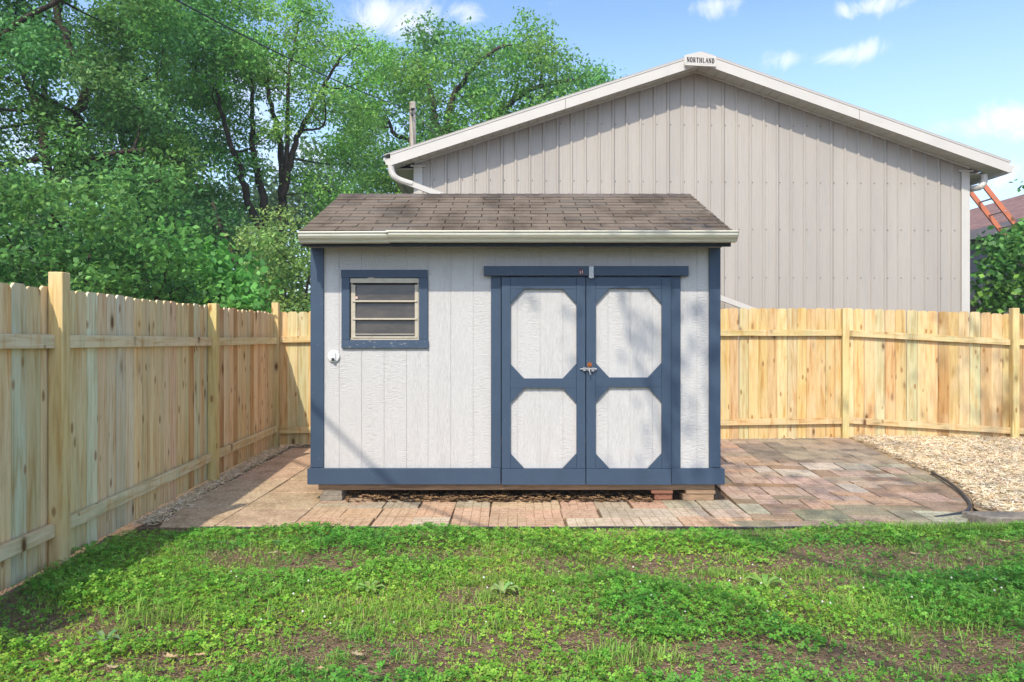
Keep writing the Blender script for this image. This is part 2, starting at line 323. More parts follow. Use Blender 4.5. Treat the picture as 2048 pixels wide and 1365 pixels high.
# paved path: every paver is a small bevelled block in one mesh
mb = MB(); pr = random.Random(11)
def block(poly, z0, th, tint, scored=False, tilt=.004, mi=0):
    cx = sum(p[0] for p in poly)/len(poly); cy = sum(p[1] for p in poly)/len(poly)
    tx, ty = pr.uniform(-tilt, tilt), pr.uniform(-tilt, tilt); n = len(poly); ins = .0045
    def zz(x, y): return z0 + hg(x, y) + (x-cx)*tx*3 + (y-cy)*ty*3
    o = len(mb.v); top = []; mid = []; bot = []
    for x, y in poly:
        dx, dy = cx-x, cy-y; l = math.hypot(dx, dy) or 1
        top.append((x+dx/l*ins*1.4, y+dy/l*ins*1.4, zz(x, y))); mid.append((x, y, zz(x, y)-.006)); bot.append((x, y, z0-th))
    mb.v += top + mid + bot
    xs = [p[0] for p in poly]; ys = [p[1] for p in poly]; x0, x1, y0, y1 = min(xs), max(xs), min(ys), max(ys)
    if scored == 2: uvf = lambda x, y: ((y-y0)/(y1-y0)*1.0, (x-x0)/(x1-x0))
    elif scored: uvf = lambda x, y: ((x-x0)/(x1-x0), (y-y0)/(y1-y0))
    else: uvf = lambda x, y: (.25, .12)
    fs = [list(range(o, o+n))] + [[o+i+n, o+(i+1) % n+n, o+(i+1) % n, o+i] for i in range(n)] + [[o+i+2*n, o+(i+1) % n+2*n, o+(i+1) % n+n, o+i+n] for i in range(n)]
    for k, f in enumerate(fs):
        mb.f.append(f); mb.t.append(tint); mb.m.append(mi)
        for idx in f:
            p = mb.v[idx]; mb.uv.append(uvf(p[0], p[1]) if k == 0 else (.25, .12))
def jit(c, a=.07): 
    k = 1 + pr.uniform(-a, a); return tuple(x*k*(1 + pr.uniform(-.04, .04)) for x in c)
PINK = (.53, .36, .24); TAN = (.55, .39, .25); OLIVE = (.44, .365, .26); GREYP = (.55, .47, .37); GREEN = (.45, .42, .31); BUFF = (.53, .43, .32); PINKG = (.50, .37, .28)
g_ = .006
# large aggregate slabs to the left of the shed
ye = [5.44, 6.02, 6.65, 7.27, 7.90, 8.55, 9.25]
for a in range(len(ye)-1):
    for x0, x1 in ((-2.93, -2.315), (-2.315, -1.72), (-1.72, -1.12)):
        if a == 0 and x0 == -2.93: poly = [(-2.74, ye[a]+g_), (x1-g_, ye[a]+g_), (x1-g_, ye[a+1]-g_), (-2.86, ye[a+1]-g_)]
        elif x0 == -2.93: poly = [(x0+.05*pr.random(), ye[a]+g_), (x1-g_, ye[a]+g_), (x1-g_, ye[a+1]-g_), (x0+.05*pr.random(), ye[a+1]-g_)]
        elif x0 == -1.72 and a == 0: continue
        else: poly = [(x0+g_, ye[a]+g_), (x1-g_, ye[a]+g_), (x1-g_, ye[a+1]-g_), (x0+g_, ye[a+1]-g_)]
        block(poly, .012, .06, jit((.50, .36, .24), .06), mi=1)
# scored pavers along the front
x = -1.72
while x < 1.95:
    yoff = pr.uniform(-.05, .05)
    for r_, (y0, y1) in enumerate(((5.42, 5.72), (5.72, 6.025), (6.025, 6.33))):
        f = (x + 1.72) / 3.6
        col = pr.choice([PINK, PINK, TAN, BUFF] if f < .6 else [PINK, TAN, OLIVE, BUFF, OLIVE]) if not (r_ == 2 and pr.random() < .4) else OLIVE
        j = pr.uniform(-.012, .012); g_ = .0035
        yo = yoff if r_ else 0; yo1 = yoff if r_ < 2 else 0; block([(x+g_*.6+j, y0+yo+g_*.6), (x+.306-g_*.6+j, y0+yo+g_*.6), (x+.306-g_*.6+j, y1+yo1-g_*.6), (x+g_*.6+j, y1+yo1-g_*.6)], .012, .06, jit(col), pr.choice([1, 2, 2]))
    x += .306
# mixed pavers to the right, curved outer edge
edge = [(4.70, 9.75), (4.62, 9.0), (4.52, 8.3), (4.50, 7.6), (4.42, 7.0), (4.26, 6.5), (4.04, 6.1), (3.80, 5.78), (3.62, 5.55)]
def xedge(y):
    if y >= edge[0][1]: return edge[0][0]
    for (xa, ya), (xb, yb) in zip(edge, edge[1:]):
        if yb <= y <= ya: return xb + (xa-xb)*(y-yb)/(ya-yb)
    return 3.6
ang = R(3.5)
def rot(x, y): 
    dx, dy = x-2.3, y-5.7; return (2.3+dx*math.cos(ang)+dy*math.sin(ang), 5.7-dx*math.sin(ang)+dy*math.cos(ang))
def clip(poly):
    # push points past the curved edge back to it
    return [(min(x, xedge(y)-.015), y) for x, y in poly]
used = {}
cell = .2
NXc, NYc = 16, 24
occ = [[False]*NYc for _ in range(NXc)]
for j in range(NYc):
    for i in range(NXc):
        if occ[i][j]: continue
        wI, hI = pr.choice([(2, 1), (2, 1), (2, 2), (1, 1), (2, 2), (1, 2), (3, 2), (2, 1)])
        wI = min(wI, NXc-i); hI = min(hI, NYc-j)
        while any(occ[i+a][j] for a in range(wI)): wI -= 1
        while any(occ[i+a][j+b] for a in range(wI) for b in range(hI)): hI -= 1
        for a in range(wI):
            for b in range(hI): occ[i+a][j+b] = True
        x0 = 1.95 + i*cell; y0 = 5.62 + j*cell*.9; x1 = x0 + wI*cell; y1 = y0 + hI*cell*.9
        q = .004; poly = [rot(x0+q, y0+q), rot(x1-q, y0+q), rot(x1-q, y1-q), rot(x0+q, y1-q)]
        if min(p[1] for p in poly) > 9.75 or min(p[1] for p in poly) < 5.5 and min(p[0] for p in poly) > 3.5: continue
        if min(p[0] - xedge(p[1]) for p in poly) > -.07: continue
        poly = clip(poly)
        ar = abs(sum(poly[k][0]*poly[(k+1) % 4][1]-poly[(k+1) % 4][0]*poly[k][1] for k in range(4)))/2
        if ar < .008: continue
        if y0 > 8.0 and x0 > 2.7: col = pr.choice([GREYP, GREYP, BUFF, (.40, .35, .29)]); scd = 0
        elif x0 > 3.5 or y0 < 5.95: col = pr.choice([PINKG, GREEN, GREYP, PINKG, GREEN]); scd = pr.choice([0, 0, 1])
        else: col = pr.choice([PINKG, PINKG, PINK, PINKG, OLIVE, GREYP]); scd = pr.choice([0, 1, 2, 1])
        block(poly, .014 + pr.uniform(0, .006), .06, jit(col), scd, .007)
# front border row of grey-green blocks
x = 1.65
while x < 3.5:
    L_ = pr.uniform(.36, .5); yb = 5.41 + max(0, x-2.9)*.10
    block([(x+.005, yb), (min(x+L_, 3.75)-.005, yb+L_*.04), (min(x+L_, 3.75)-.005, yb+.17+L_*.04), (x+.005, yb+.17)], .014, .06, jit(pr.choice([GREEN, GREYP, (.36, .36, .30)])), 0)
    x += L_
# bedding sheet under the pavers
pv = mb.build('paved_path', [M['paver'], M['slab']]); tag(pv, kind='structure')
b2 = MB(); bed = [(-2.9, 5.43), (3.6, 5.43)] + [(x-.01, y) for x, y in reversed(edge)][1:] + [(-2.95, 9.4)]
bed3 = [(x, y, .006 if y < 7 else -.002) for x, y in bed]
nb = 30
V = []; Fb = []
for j in range(nb+1):
    y = 5.43 + (9.7-5.43)*j/nb; xr = xedge(y)-.01 if y > 5.62 else 3.5
    for i in range(21): x = -2.93 + (xr+2.93)*i/20; V.append((x, y, -.006 + hg(x, y)))
for j in range(nb):
    for i in range(20): a = j*21+i; Fb.append((a, a+1, a+22, a+21))
b2.add(V, Fb); o = b2.build('paver_bedding', M['soil']); tag(o, kind='structure')

# ------------------------------------------------------------------ fences
wr = random.Random(5)
def pick_tint():
    q = wr.random()
    if q < .10: c = (.56, .33, .13)
    elif q < .28: c = (.72, .66, .40)
    elif q < .50: c = (.80, .56, .29)
    elif q < .62: c = (.82, .66, .37)
    else: c = (.77, .57, .27)
    k = wr.uniform(.84, 1.06); return tuple(x*k*wr.uniform(.96, 1.04) for x in c)
def fence(name, label, posts, inward, tops, has_post, wt=(1, 1, 1)):
    tn = lambda c: tuple(a*b for a, b in zip(c, wt))  # wt puts light into board colour: shaded run paler, sunlit runs darker
    """posts: list of (x,y,topz); inward: +1 if inner side is to the right of travel direction; tops: (z at each post) picket tops, rail z list, bottom z list"""
    root = thing(name, label, 'fence', (posts[0][0], posts[0][1], 0))
    for k, (x, y, tz) in enumerate(posts):
        if not has_post[k]: continue
        p = MB(); hw = .0445; n = posts[min(k+1, len(posts)-1)]; m_ = posts[max(k-1, 0)]
        a = math.atan2(n[1]-m_[1], n[0]-m_[0]); lean = wr.uniform(-.006, .006)
        ux, uy = math.cos(a), math.sin(a); nx_, ny_ = (uy*inward, -ux*inward)
        zb = -.05
        def pt(i, j, z): return (x+ux*hw*i+nx_*(hw*j+.03)+lean*z*.0, y+uy*hw*i+ny_*(hw*j+.03), z)
        c = [pt(-1, -1, zb), pt(1, -1, zb), pt(1, 1, zb), pt(-1, 1, zb)]
        p.prism(c, (0, 0, tz-zb), tuple(v_*wr.uniform(.95, 1.02) for v_ in (.70, .56, .25)))
        p.build('post', M['wood'], root, bevel=.004)
    for k in range(len(posts)-1):
        A = Vector((posts[k][0], posts[k][1], 0)); B = Vector((posts[k+1][0], posts[k+1][1], 0)); d = B-A; Ln = d.length; u = d/Ln
        n = Vector((u.y*inward, -u.x*inward, 0))
        (t0, r0, l0, b0), (t1, r1, l1, b1) = tops[k], tops[k+1]
        for (z0, z1) in ((r0, r1), (l0, l1)):
            rl = MB(); e = .046 if has_post[k] else 0; e2 = .046 if has_post[k+1] else 0
            a = A + u*e + n*.012 + Vector((0, 0, z0)); b = B - u*e2 + n*.012 + Vector((0, 0, z1))
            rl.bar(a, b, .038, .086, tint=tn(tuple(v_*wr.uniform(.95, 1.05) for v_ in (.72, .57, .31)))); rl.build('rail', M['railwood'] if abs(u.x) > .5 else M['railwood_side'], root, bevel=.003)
        pm = MB(); s_ = .0 if k else -.0
        while s_ < Ln - .03:
            wd = .1385 + wr.uniform(-.002, .002); wd = min(wd, Ln - s_); f = (s_+wd/2)/Ln
            zt = t0 + (t1-t0)*f + wr.uniform(-.009, .009); zb = b0 + (b1-b0)*f + wr.uniform(-.006, .006)
            ofs = -.018 + wr.uniform(-.002, .002); c_ = .026
            lean = wr.uniform(-.004, .004)
            def P(s__, z): return A + u*(s__+lean*z) + n*ofs + Vector((0, 0, z))
            g2 = wr.uniform(.001, .0035)
            pts = [P(s_+g2, zb), P(s_+wd-g2, zb), P(s_+wd-g2, zt-c_), P(s_+wd-g2-c_, zt), P(s_+g2+c_, zt), P(s_+g2, zt-c_)]
            if wr.random() < .35: pts = [P(s_+g2, zb), P(s_+wd-g2, zb), P(s_+wd-g2, zt-c_*.9), P(s_+wd-g2-c_*.35, zt-c_*.35), P(s_+wd-g2-c_, zt), P(s_+g2+c_, zt), P(s_+g2+c_*.35, zt-c_*.35), P(s_+g2, zt-c_*.9)]
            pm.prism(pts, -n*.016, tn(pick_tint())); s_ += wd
        pm.build('picket_panel', M['wood'], root)
    return root
M['railwood'] = m_wood('rail_wood_across', sc_=(.07, 1, 1)); M['railwood_side'] = m_wood('rail_wood_along', sc_=(1, .07, 1))
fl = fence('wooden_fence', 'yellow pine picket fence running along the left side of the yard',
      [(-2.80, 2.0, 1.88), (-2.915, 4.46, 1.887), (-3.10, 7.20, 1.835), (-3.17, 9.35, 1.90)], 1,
      [(1.785, 1.45, .26, .02), (1.79, 1.447, .255, .02), (1.812, 1.445, .262, .03), (1.825, 1.455, .275, .04)], [1, 1, 1, 0], (1.05, 1.12, 1.3))  # tint lifts the shaded inner face
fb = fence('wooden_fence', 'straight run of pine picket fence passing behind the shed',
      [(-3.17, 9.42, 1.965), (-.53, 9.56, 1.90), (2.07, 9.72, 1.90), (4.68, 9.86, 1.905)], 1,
      [(1.85, 1.47, .25, .05), (1.87, 1.50, .27, .06), (1.90, 1.56, .31, .07), (1.913, 1.565, .33, .08)], [1, 1, 1, 0], (.9, .86, .78))  # tint tones down the sunlit boards
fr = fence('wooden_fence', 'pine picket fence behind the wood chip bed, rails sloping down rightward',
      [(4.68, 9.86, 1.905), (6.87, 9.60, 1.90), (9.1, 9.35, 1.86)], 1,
      [(1.913, 1.56, .335, .08), (1.83, 1.435, .222, .03), (1.80, 1.40, .19, .0)], [1, 1, 1], (.88, .86, .8))  # tint tones down the sunlit boards

# ------------------------------------------------------------------ shed
W = F / 6.31
def X(px): return (px - 1024) / W
def Z(py): return H + (682.5 - py) / W
SY = 6.31
shed = thing('garden_shed', 'pale grey garden shed with navy trim, double doors and brown shingle roof', 'shed', (0.03, SY, 0))
XL, XR = X(622), X(1440); SD = 2.20
def siding(m, px0, px1, z0, z1, y, grooves):
    xs = [px0] + [g for g in grooves if px0 < g < px1] + [px1]
    for a, b in zip(xs, xs[1:]):
        x0 = X(a) + (.003 if a != px0 else 0); x1 = X(b) - (.003 if b != px1 else 0)
        m.box(x0, x1, y, y+.012, z0, z1)
    m.box(X(px0)+.001, X(px1)-.001, y+.005, y+.016, z0+.001, z1-.001, mi=1)
GR = [678.7, 723.6, 768.5, 813.3, 856.6, 901.8, 946.7]
zs = Z(498); zb = Z(940)
m = MB(); wx0, wx1, wz0, wz1 = X(698), X(840), Z(682), Z(553)
siding(m, 640, 698, zb, zs+.018, SY, GR); siding(m, 840, 985, zb, zs+.018, SY, GR)
siding(m, 698, 840, zb, wz0, SY, GR); siding(m, 698, 840, wz1, zs+.018, SY, GR)
siding(m, 985, 1358, Z(552), zs+.018, SY, [991, 1035, 1080.4, 1125.8, 1170, 1215.7, 1259.8, 1304.3, 1349]); siding(m, 1358, 1425, zb, zs+.018, SY, [1393.8])
rise = .613/1.43
zr_w = zs + (1.10)*rise
# side and back walls with gables
for sx0, sx1 in ((XL+.02, XL+.035), (XR-.035, XR-.02)):
    m.prism([(sx0, SY+.017, zb), (sx0, SY+SD, zb), (sx0, SY+SD, zs), (sx0, SY+SD/2, zr_w), (sx0, SY+.017, zs)], (sx1-sx0, 0, 0))
m.box(XL+.036, XR-.036, SY+SD-.015, SY+SD, zb, zs)
m.build('wall', [M['siding'], M['groove']], shed)
# floor and beam
m = MB(); m.box(X(636), X(1430), SY+.01, SY+.05, Z(981), Z(966)); m.box(X(636), X(1430), SY+SD-.05, SY+SD, Z(981), Z(966)); m.box(X(640), X(1426), SY+.051, SY+SD-.051, Z(976), Z(966))
m.build('floor_beam', M['beam'], shed, bevel=.004)
# corner boards
for a, b in ((622, 648), (1417, 1440)):
    c = MB(); c.box(X(a), X(b), SY-.02, SY-.001, Z(935), zs+.01)
    e = X(a) if a < 900 else X(b); sgn = 1 if a < 900 else -1
    c.box(min(e, e+sgn*.019), max(e, e+sgn*.019), SY, SY+.08, Z(935), zs+.01)
    c.build('corner_board', M['navy'], shed, bevel=.002)
# skirt boards
for a, b in ((617, 1001.5), (1341.5, 1447)):
    c = MB(); c.box(X(a), X(b), SY-.041, SY-.002, Z(968), Z(936)); 
    c.box(X(a)+ (0 if a < 900 else X(b)-X(a)-.03), X(a)+(.03 if a < 900 else X(b)-X(a)), SY, SY+SD, Z(968), Z(936))
    c.build('skirt_board', M['navy'], shed, bevel=.003)
# door frame
for a, b in ((982, 1002), (1341, 1360)):
    c = MB(); c.box(X(a), X(b), SY-.021, SY-.0, Z(935.8), Z(553.5)); c.build('door_jamb', M['navy'], shed, bevel=.002)
c = MB(); c.box(X(968), X(1374), SY-.062, SY-.002, Z(553), Z(534)); c.build('door_header', M['navy'], shed, bevel=.003)
def door(px0, px1, pt, pm0, pm1, pb, s0, s1, grooves):
    d = bpy.data.objects.new('door', None); sc.collection.objects.link(d); d.parent = shed; d.location = (X(px0)-.03, -.02, Z(968)); d.empty_display_size = .1
    pn = MB(); siding(pn, px0+1, px1-1, Z(966), Z(557), SY-.012, grooves); pn.build('door_panel', [M['siding'], M['groove']], d)
    y0, y1 = SY-.044, SY-.013; t = MB()
    e = .0012
    t.box(X(px0), X(s0)-e, y0, y1, Z(935.5), Z(556)); t.box(X(s1)+e, X(px1), y0, y1, Z(935.5), Z(556))
    t.box(X(s0), X(s1), y0+.001, y1, Z(pt), Z(556)); t.box(X(s0), X(s1), y0+.001, y1, Z(pm1), Z(pm0))
    t.box(X(px0), X(px1), y0-.008, y1, Z(968), Z(936))
    for (za, zb_) in ((pt, pm0), (pm1, 935.5)):
        gw = 27; gh = 29; gy = y0+.0025
        for sx, dx in ((s0, 1), (s1, -1)):
            for sz, dz in ((za, 1), (zb_, -1)):
                pts = [(X(sx), gy, Z(sz)), (X(sx+dx*gw), gy, Z(sz)), (X(sx), gy, Z(sz+dz*gh))]
                if (dx*dz) > 0: pts = pts[::-1]
                t.prism([Vector(p) for p in pts], (0, .028, 0))
    t.build('door_trim', M['navy'], d, bevel=.0015)
    return d
d1 = door(1003.5, 1169.8, 579, 757, 776, 936, 1021, 1152, [1035, 1080.4, 1125.8])
d2 = door(1171.5, 1340, 578, 755, 774, 936, 1190.5, 1321.5, [1215.7, 1259.8, 1304.3])
# hardware
y = SY-.046
h = MB(); cx, cz = X(1178), Z(738)
h.box(cx-.055, cx+.06, y-.004, y-.0005, cz-.012, cz+.010); h.tube([(cx-.085, y-.014, cz), (cx+.065, y-.014, cz)], .0055, 8)
h.box(cx-.06, cx-.035, y-.020, y-.004, cz-.018, cz+.016); h.box(cx+.015, cx+.04, y-.022, y-.004, cz-.022, cz+.012); h.box(cx-.02, cx, y-.022, y-.004, cz-.016, cz+.012)
h.tube([(cx-.005, y-.022, cz), (cx-.005, y-.034, cz-.015), (cx+.0, y-.036, cz-.045), (cx+.008, y-.034, cz-.05)], .006, 6)
h.build('bolt_latch', M['steel'], d2, bevel=.001)
h = MB(); cx, cz = X(1178), Z(729.5); h.tube([(cx, y-.004, cz), (cx, y-.0005, cz)], .021, 14); h.tube([(cx, y-.009, cz), (cx, y-.004, cz)], .011, 10); h.build('rusty_washer', M['rust'], d2)
h = MB(); cx, cz = X(1181), Z(544); yy = SY-.063
h.box(cx-.02, cx+.02, yy-.004, yy-.0005, Z(556), Z(535)); h.tube([(cx, yy-.012, Z(559)), (cx, yy-.012, Z(537))], .006, 8); h.box(cx-.022, cx+.022, yy-.016, yy-.004, Z(557.5), Z(554.5)); h.box(cx-.014, cx+.014, yy-.018, yy-.004, Z(545), Z(542))
h.build('barrel_bolt', M['steel'], shed, bevel=.001)
h = MB(); cx = X(1161); h.box(cx-.018, cx+.018, yy-.004, yy-.0005, Z(551), Z(541), mi=0); h.box(cx-.012, cx-.006, yy-.010, yy-.004, Z(550), Z(544), mi=1); h.box(cx+.006, cx+.012, yy-.010, yy-.004, Z(549), Z(543), mi=1); h.build('hasp_remnant', [m_plain('dark_red_rust', (.22, .04, .03), .8), M['steel']], shed)
# hinges: small painted strips at the outer stiles
# power inlet
root = bpy.data.objects.new('power_inlet', None); sc.collection.objects.link(root); root.parent = shed; cx, cz = X(668), Z(713); root.location = (cx-.03, 0, cz)
h = MB(); h.tube([(cx, SY-.001, cz), (cx, SY-.018, cz), (cx, SY-.022, cz)], [.054, .054, .049], 28); h.build('cover_plate', M['white_plastic'], root)
h = MB(); h.box(cx-.024, cx+.022, SY-.036, SY-.0225, cz-.035, cz+.032); h.build('flap', M['white_plastic'], root, bevel=.004)
h = MB(); h.box(cx-.012, cx+.012, SY-.044, SY-.0365, cz-.04, cz-.015); h.build('socket', M['black'], root, bevel=.002)
# window
win = bpy.data.objects.new('window', None); sc.collection.objects.link(win); win.parent = shed; win.location = (X(770)-.03, 0, Z(620))
c = MB(); y0 = SY-.022
c.box(X(683), X(855.5), y0, SY-.001, Z(556), Z(540.5)); c.box(X(684), X(700), y0, SY-.001, Z(680.5), Z(556.3)); c.box(X(838.5), X(856), y0, SY-.001, Z(680.5), Z(556.3)); c.build('window_trim', M['navy'], win, bevel=.002)
c = MB(); c.box(X(684), X(857.5), y0-.004, SY-.001, Z(697), Z(680.8)); c.build('window_sill', M['navy_worn'], win, bevel=.003)
c = MB(); c.box(X(701), X(838), SY-.012, SY+.004, Z(566.5), Z(557.5)); c.box(X(701.5), X(705), SY+.006, SY+.05, Z(680), Z(567)); c.box(X(834.5), X(838), SY+.006, SY+.05, Z(680), Z(567)); c.box(X(701), X(838), SY-.004, SY+.03, Z(680.5), Z(677.5))
c.build('window_frame', M['alu'], win, bevel=.001)
for a, b in ((702.5, 710.5), (829.5, 836.5)):
    c = MB(); c.box(X(a), X(b), SY+.002, SY+.022, Z(677), Z(570)); c.build('window_track', M['alu'], win, bevel=.001)
for (a, b) in ((569, 601), (605.5, 636.5), (641, 673)):
    p = MB(); z1, z0 = Z(a), Z(b); p.add([(X(709), SY+.010, z0), (X(831), SY+.010, z0), (X(831), SY+.030, z1), (X(709), SY+.030, z1), (X(709), SY+.014, z0), (X(831), SY+.014, z0), (X(831), SY+.034, z1), (X(709), SY+.034, z1)], [(0,1,2,3),(7,6,5,4),(0,4,5,1),(3,2,6,7),(0,3,7,4),(1,5,6,2)])
    pn = p.build('pane', M['glass'], win)
    r_ = MB(); r_.box(X(705.5), X(834), SY-.008, SY+.009, z0-.017, z0-.001); r_.build('glazing_bar', M['alu'], win, bevel=.002)
p = MB(); p.box(X(710.5), X(829), SY+.004, SY+.0085, Z(669.5), Z(668)); p.build('bead', M['alu'], win)
p = MB(); p.box(X(710.5), X(715), SY+.0045, SY+.0085, Z(598), Z(593.5)); p.build('sticker', m_plain('pink_sticker', (.75, .5, .42), .6), win)
p = MB(); p.box(X(700), X(838), SY+.05, SY+.055, Z(681), Z(556)); p.build('window_back', M['black'], win)
# eaves
EY = 5.975
zeave = H + (682.5-463)*EY/F
c = MB(); c.box(X(622)-.005, X(1440)+.005, EY+.09, SY-.001, zs+.0, zs+.012)
n = 18
c = MB()
for i in range(n):
    x0 = XL + (XR-XL)*i/n; x1 = XL + (XR-XL)*(i+1)/n; c.box(x0+.003, x1-.003, EY+.082, SY-.0005, zs+.004+.001*(i % 2), zs+.018)
c.box(XL+.01, XR-.01, EY+.083, SY+.03, zs+.0195, zs+.034); c.build('soffit', m_plain('grey_soffit', (.30, .29, .28), .7), shed)
c = MB(); c.box(X(622)-.012, X(1440)+.012, EY+.055, EY+.08, H+(682.5-494)*6.05/F, zeave-.012); c.build('fascia', M['navy_dark'], shed, bevel=.002)
# gutter, K profile, swept along X, sagging a little at a joint
gl = (595-1024)*5.9/F; gr = (1478-1024)*5.9/F
zt, zb2 = H+(682.5-462)*5.9/F, H+(682.5-484.5)*5.95/F
prof = [(5.895, zt), (5.893, zt-.010), (5.905, zt-.014), (5.905, zt-.034), (5.918, zt-.052), (5.945, zt-.070), (5.952, zb2+.006), (5.958, zb2), (6.025, zb2), (6.025, zt+.004), (6.022, zt+.004), (6.022, zb2+.003), (5.962, zb2+.003), (5.955, zb2+.012), (5.948, zt-.067), (5.921, zt-.050), (5.908, zt-.033), (5.908, zt-.012), (5.912, zt-.004), (5.912, zt)]
def gut(x0, x1, dz0, dz1, m):
    a = [(x0, y_, z_+dz0) for y_, z_ in prof]; b = [(x1, y_, z_+dz1) for y_, z_ in prof]; n = len(prof)
    m.add(a+b, [(i, i+n, (i+1) % n+n, (i+1) % n) for i in range(n)])
m = MB(); xj = (775-1024)*5.9/F
gut(gl, xj, -.006, -.003, m); gut(xj-.012, gr, .003, .003, m)
for xx, dz in ((gl, -.006), (gr-.003, .003)):
    m.prism([(xx, y_, z_+dz) for y_, z_ in prof[:10]], (.003, 0, 0))
m.build('gutter', M['cream'], shed)
# roof shingles
RYL = 7.41; zridge = zeave + .613; rl = (600-1024)*EY/F; rr = (1466-1024)*EY/F
def roof_side(m, ye_, dirn):
    d = Vector((0, (RYL-EY)*dirn, .613)); Ls = d.length; u = d/Ls; nrm = Vector((0, -u.z*dirn, abs(u.y)))
    nrm = Vector((0, -u.z*dirn, abs(u.y)))
    E = Vector((0, ye_, zeave)); nc = 12; ex = Ls/(nc+.35)
    for r_ in range(nc+1):
        off = (r_ % 2)*.152 + wr.uniform(-.01, .01); x = rl - off
        while x < rr:
            x0, x1 = max(x, rl+wr.uniform(-.004, .004)), min(x+.305, rr+wr.uniform(-.004, .004))
            if x1-x0 > .02:
                s0, s1 = r_*ex - .004 + wr.uniform(-.003, .003), min((r_+1)*ex+.02, Ls)
                k = wr.uniform(.93, 1.06); q = wr.random(); tint = (.235*k, .185*k, .140*k) if q < .8 else (.21*k, .175*k, .14*k)
                lift = wr.uniform(.009, .013)
                def P(xx, s__, h_): v_ = E + u*s__ + nrm*h_; return (xx, v_.y, v_.z)
                gp_ = .004
                vs = [P(x0+gp_, s0, lift-.006), P(x1-gp_, s0, lift-.006), P(x1-gp_, s1, .0), P(x0+gp_, s1, .0), P(x0+gp_, s0, lift), P(x1-gp_, s0, lift), P(x1-gp_, s1, .004), P(x0+gp_, s1, .004)]
                m.add(vs, [(0,3,2,1),(4,5,6,7),(0,1,5,4),(1,2,6,5),(2,3,7,6),(3,0,4,7)], tint)
            x += .305
m = MB(); roof_side(m, EY, 1); roof_side(m, 2*RYL-EY, -1); m.build('roof', M['shingle'], shed)
m = MB(); x = rl
while x < rr:      # ridge caps
    x1 = min(x+.15, rr); k = wr.uniform(.85, 1.1)
    m.add([(x, RYL-.14, zridge-.048), (x1, RYL-.14, zridge-.052), (x1, RYL, zridge+.008), (x, RYL, zridge+.013), (x1, RYL+.14, zridge-.052), (x, RYL+.14, zridge-.048)], [(0,1,2,3),(3,2,4,5)], (.20*k, .165*k, .145*k)); x = x1
m.build('ridge_cap', M['shingle'], shed)
m = MB()   # roof deck and rakes
for dirn, ye_ in ((1, EY+.03), (-1, 2*RYL-EY-.03)):
    m.prism([(rl+.01, ye_, zeave-.028), (rl+.01, RYL, zridge-.040), (rl+.01, RYL, zridge-.012), (rl+.01, ye_, zeave-.002)], (rr-rl-.02, 0, 0))
m.build('roof_deck', M['navy_dark'], shed)

# blocks under the shed
b = MB(); b.box(X(641), X(685), SY-.02, SY+.2, .012, .058); b.box(X(645), X(684), SY-.015, SY+.2, .059, .10)
b.box(X(650), X(680), SY-.012, SY+.2, .101, Z(981.2)); o = b.build('concrete_block', M['concrete'], None, (X(662), SY, 0), bevel=.004); tag(o, 'stacked grey concrete pads propping the left front corner of the shed', 'block')
b = MB(); b.box(X(1303), X(1346), SY+.0, SY+.2, Z(988), Z(981.4)+.0); b.box(X(1310), X(1346), SY+.02, SY+.2, .012, Z(988)-.001); o = b.build('brick', M['brick'], None, (X(1325), SY, 0), bevel=.004); tag(o, 'red brick wedged under the shed below the right door', 'brick')
b = MB(); b.box(X(1372), X(1431), SY-.005, SY+.2, Z(989), Z(981.4)); b.box(X(1366), X(1428), SY-.0, SY+.2, .012, Z(989)-.001); o = b.build('timber_block', M['beam'], None, (X(1400), SY, 0), bevel=.005); tag(o, 'weathered wooden packing block under the right front corner of the shed', 'block')

# ------------------------------------------------------------------ big ribbed metal building
th = R(2.1); BC = Vector((3.03, 11.57, 0)); hw = 4.62; zA = 5.90; sl_ = .335; BD = 9.0
def Bp(x, y, z): return Vector((BC.x + x*math.cos(th) - y*math.sin(th), BC.y + x*math.sin(th) + y*math.cos(th), z))
class LB(MB):
    def tr(s): s.v = [tuple(Bp(*v)) for v in s.v]; return s
bld = thing('metal_building', 'large ribbed taupe metal building with white gable trim behind the fence', 'building', BC)
def zt_(x): return zA - sl_*abs(x)
m = LB(); m.prism([(-hw, 0, -.1), (hw, 0, -.1), (hw, 0, zt_(hw)), (0, 0, zA), (-hw, 0, zt_(hw))], (0, .05, 0))
for sgn in (-1, 1): m.box(min(sgn*hw, sgn*(hw-.05)), max(sgn*hw, sgn*(hw-.05)), .051, BD, -.1, zt_(hw)-.02)
m.box(-hw+.06, hw-.06, BD-.05, BD-.001, -.1, zt_(hw))
k = -20
while k <= 20:
    x = k*.2286
    if abs(x) < hw-.1:
        zz = zt_(abs(x)+.03)-.004
        m.add([(x-.026, -.0015, -.1), (x-.012, -.022, -.1), (x+.012, -.022, -.1), (x+.026, -.0015, -.1), (x-.026, -.0015, zz), (x-.012, -.022, zz), (x+.012, -.022, zz), (x+.026, -.0015, zz)], [(0,1,5,4),(1,2,6,5),(2,3,7,6),(4,5,6,7)])
    for dx in (.076, .152):
        x2 = x+dx
        if abs(x2) < hw-.1:
            zz = zt_(abs(x2)+.01)-.004
            m.add([(x2-.009, -.001, -.1), (x2, -.0035, -.1), (x2+.009, -.001, -.1), (x2-.009, -.001, zz), (x2, -.0035, zz), (x2+.009, -.001, zz)], [(0,1,4,3),(1,2,5,4)])
    k += 1
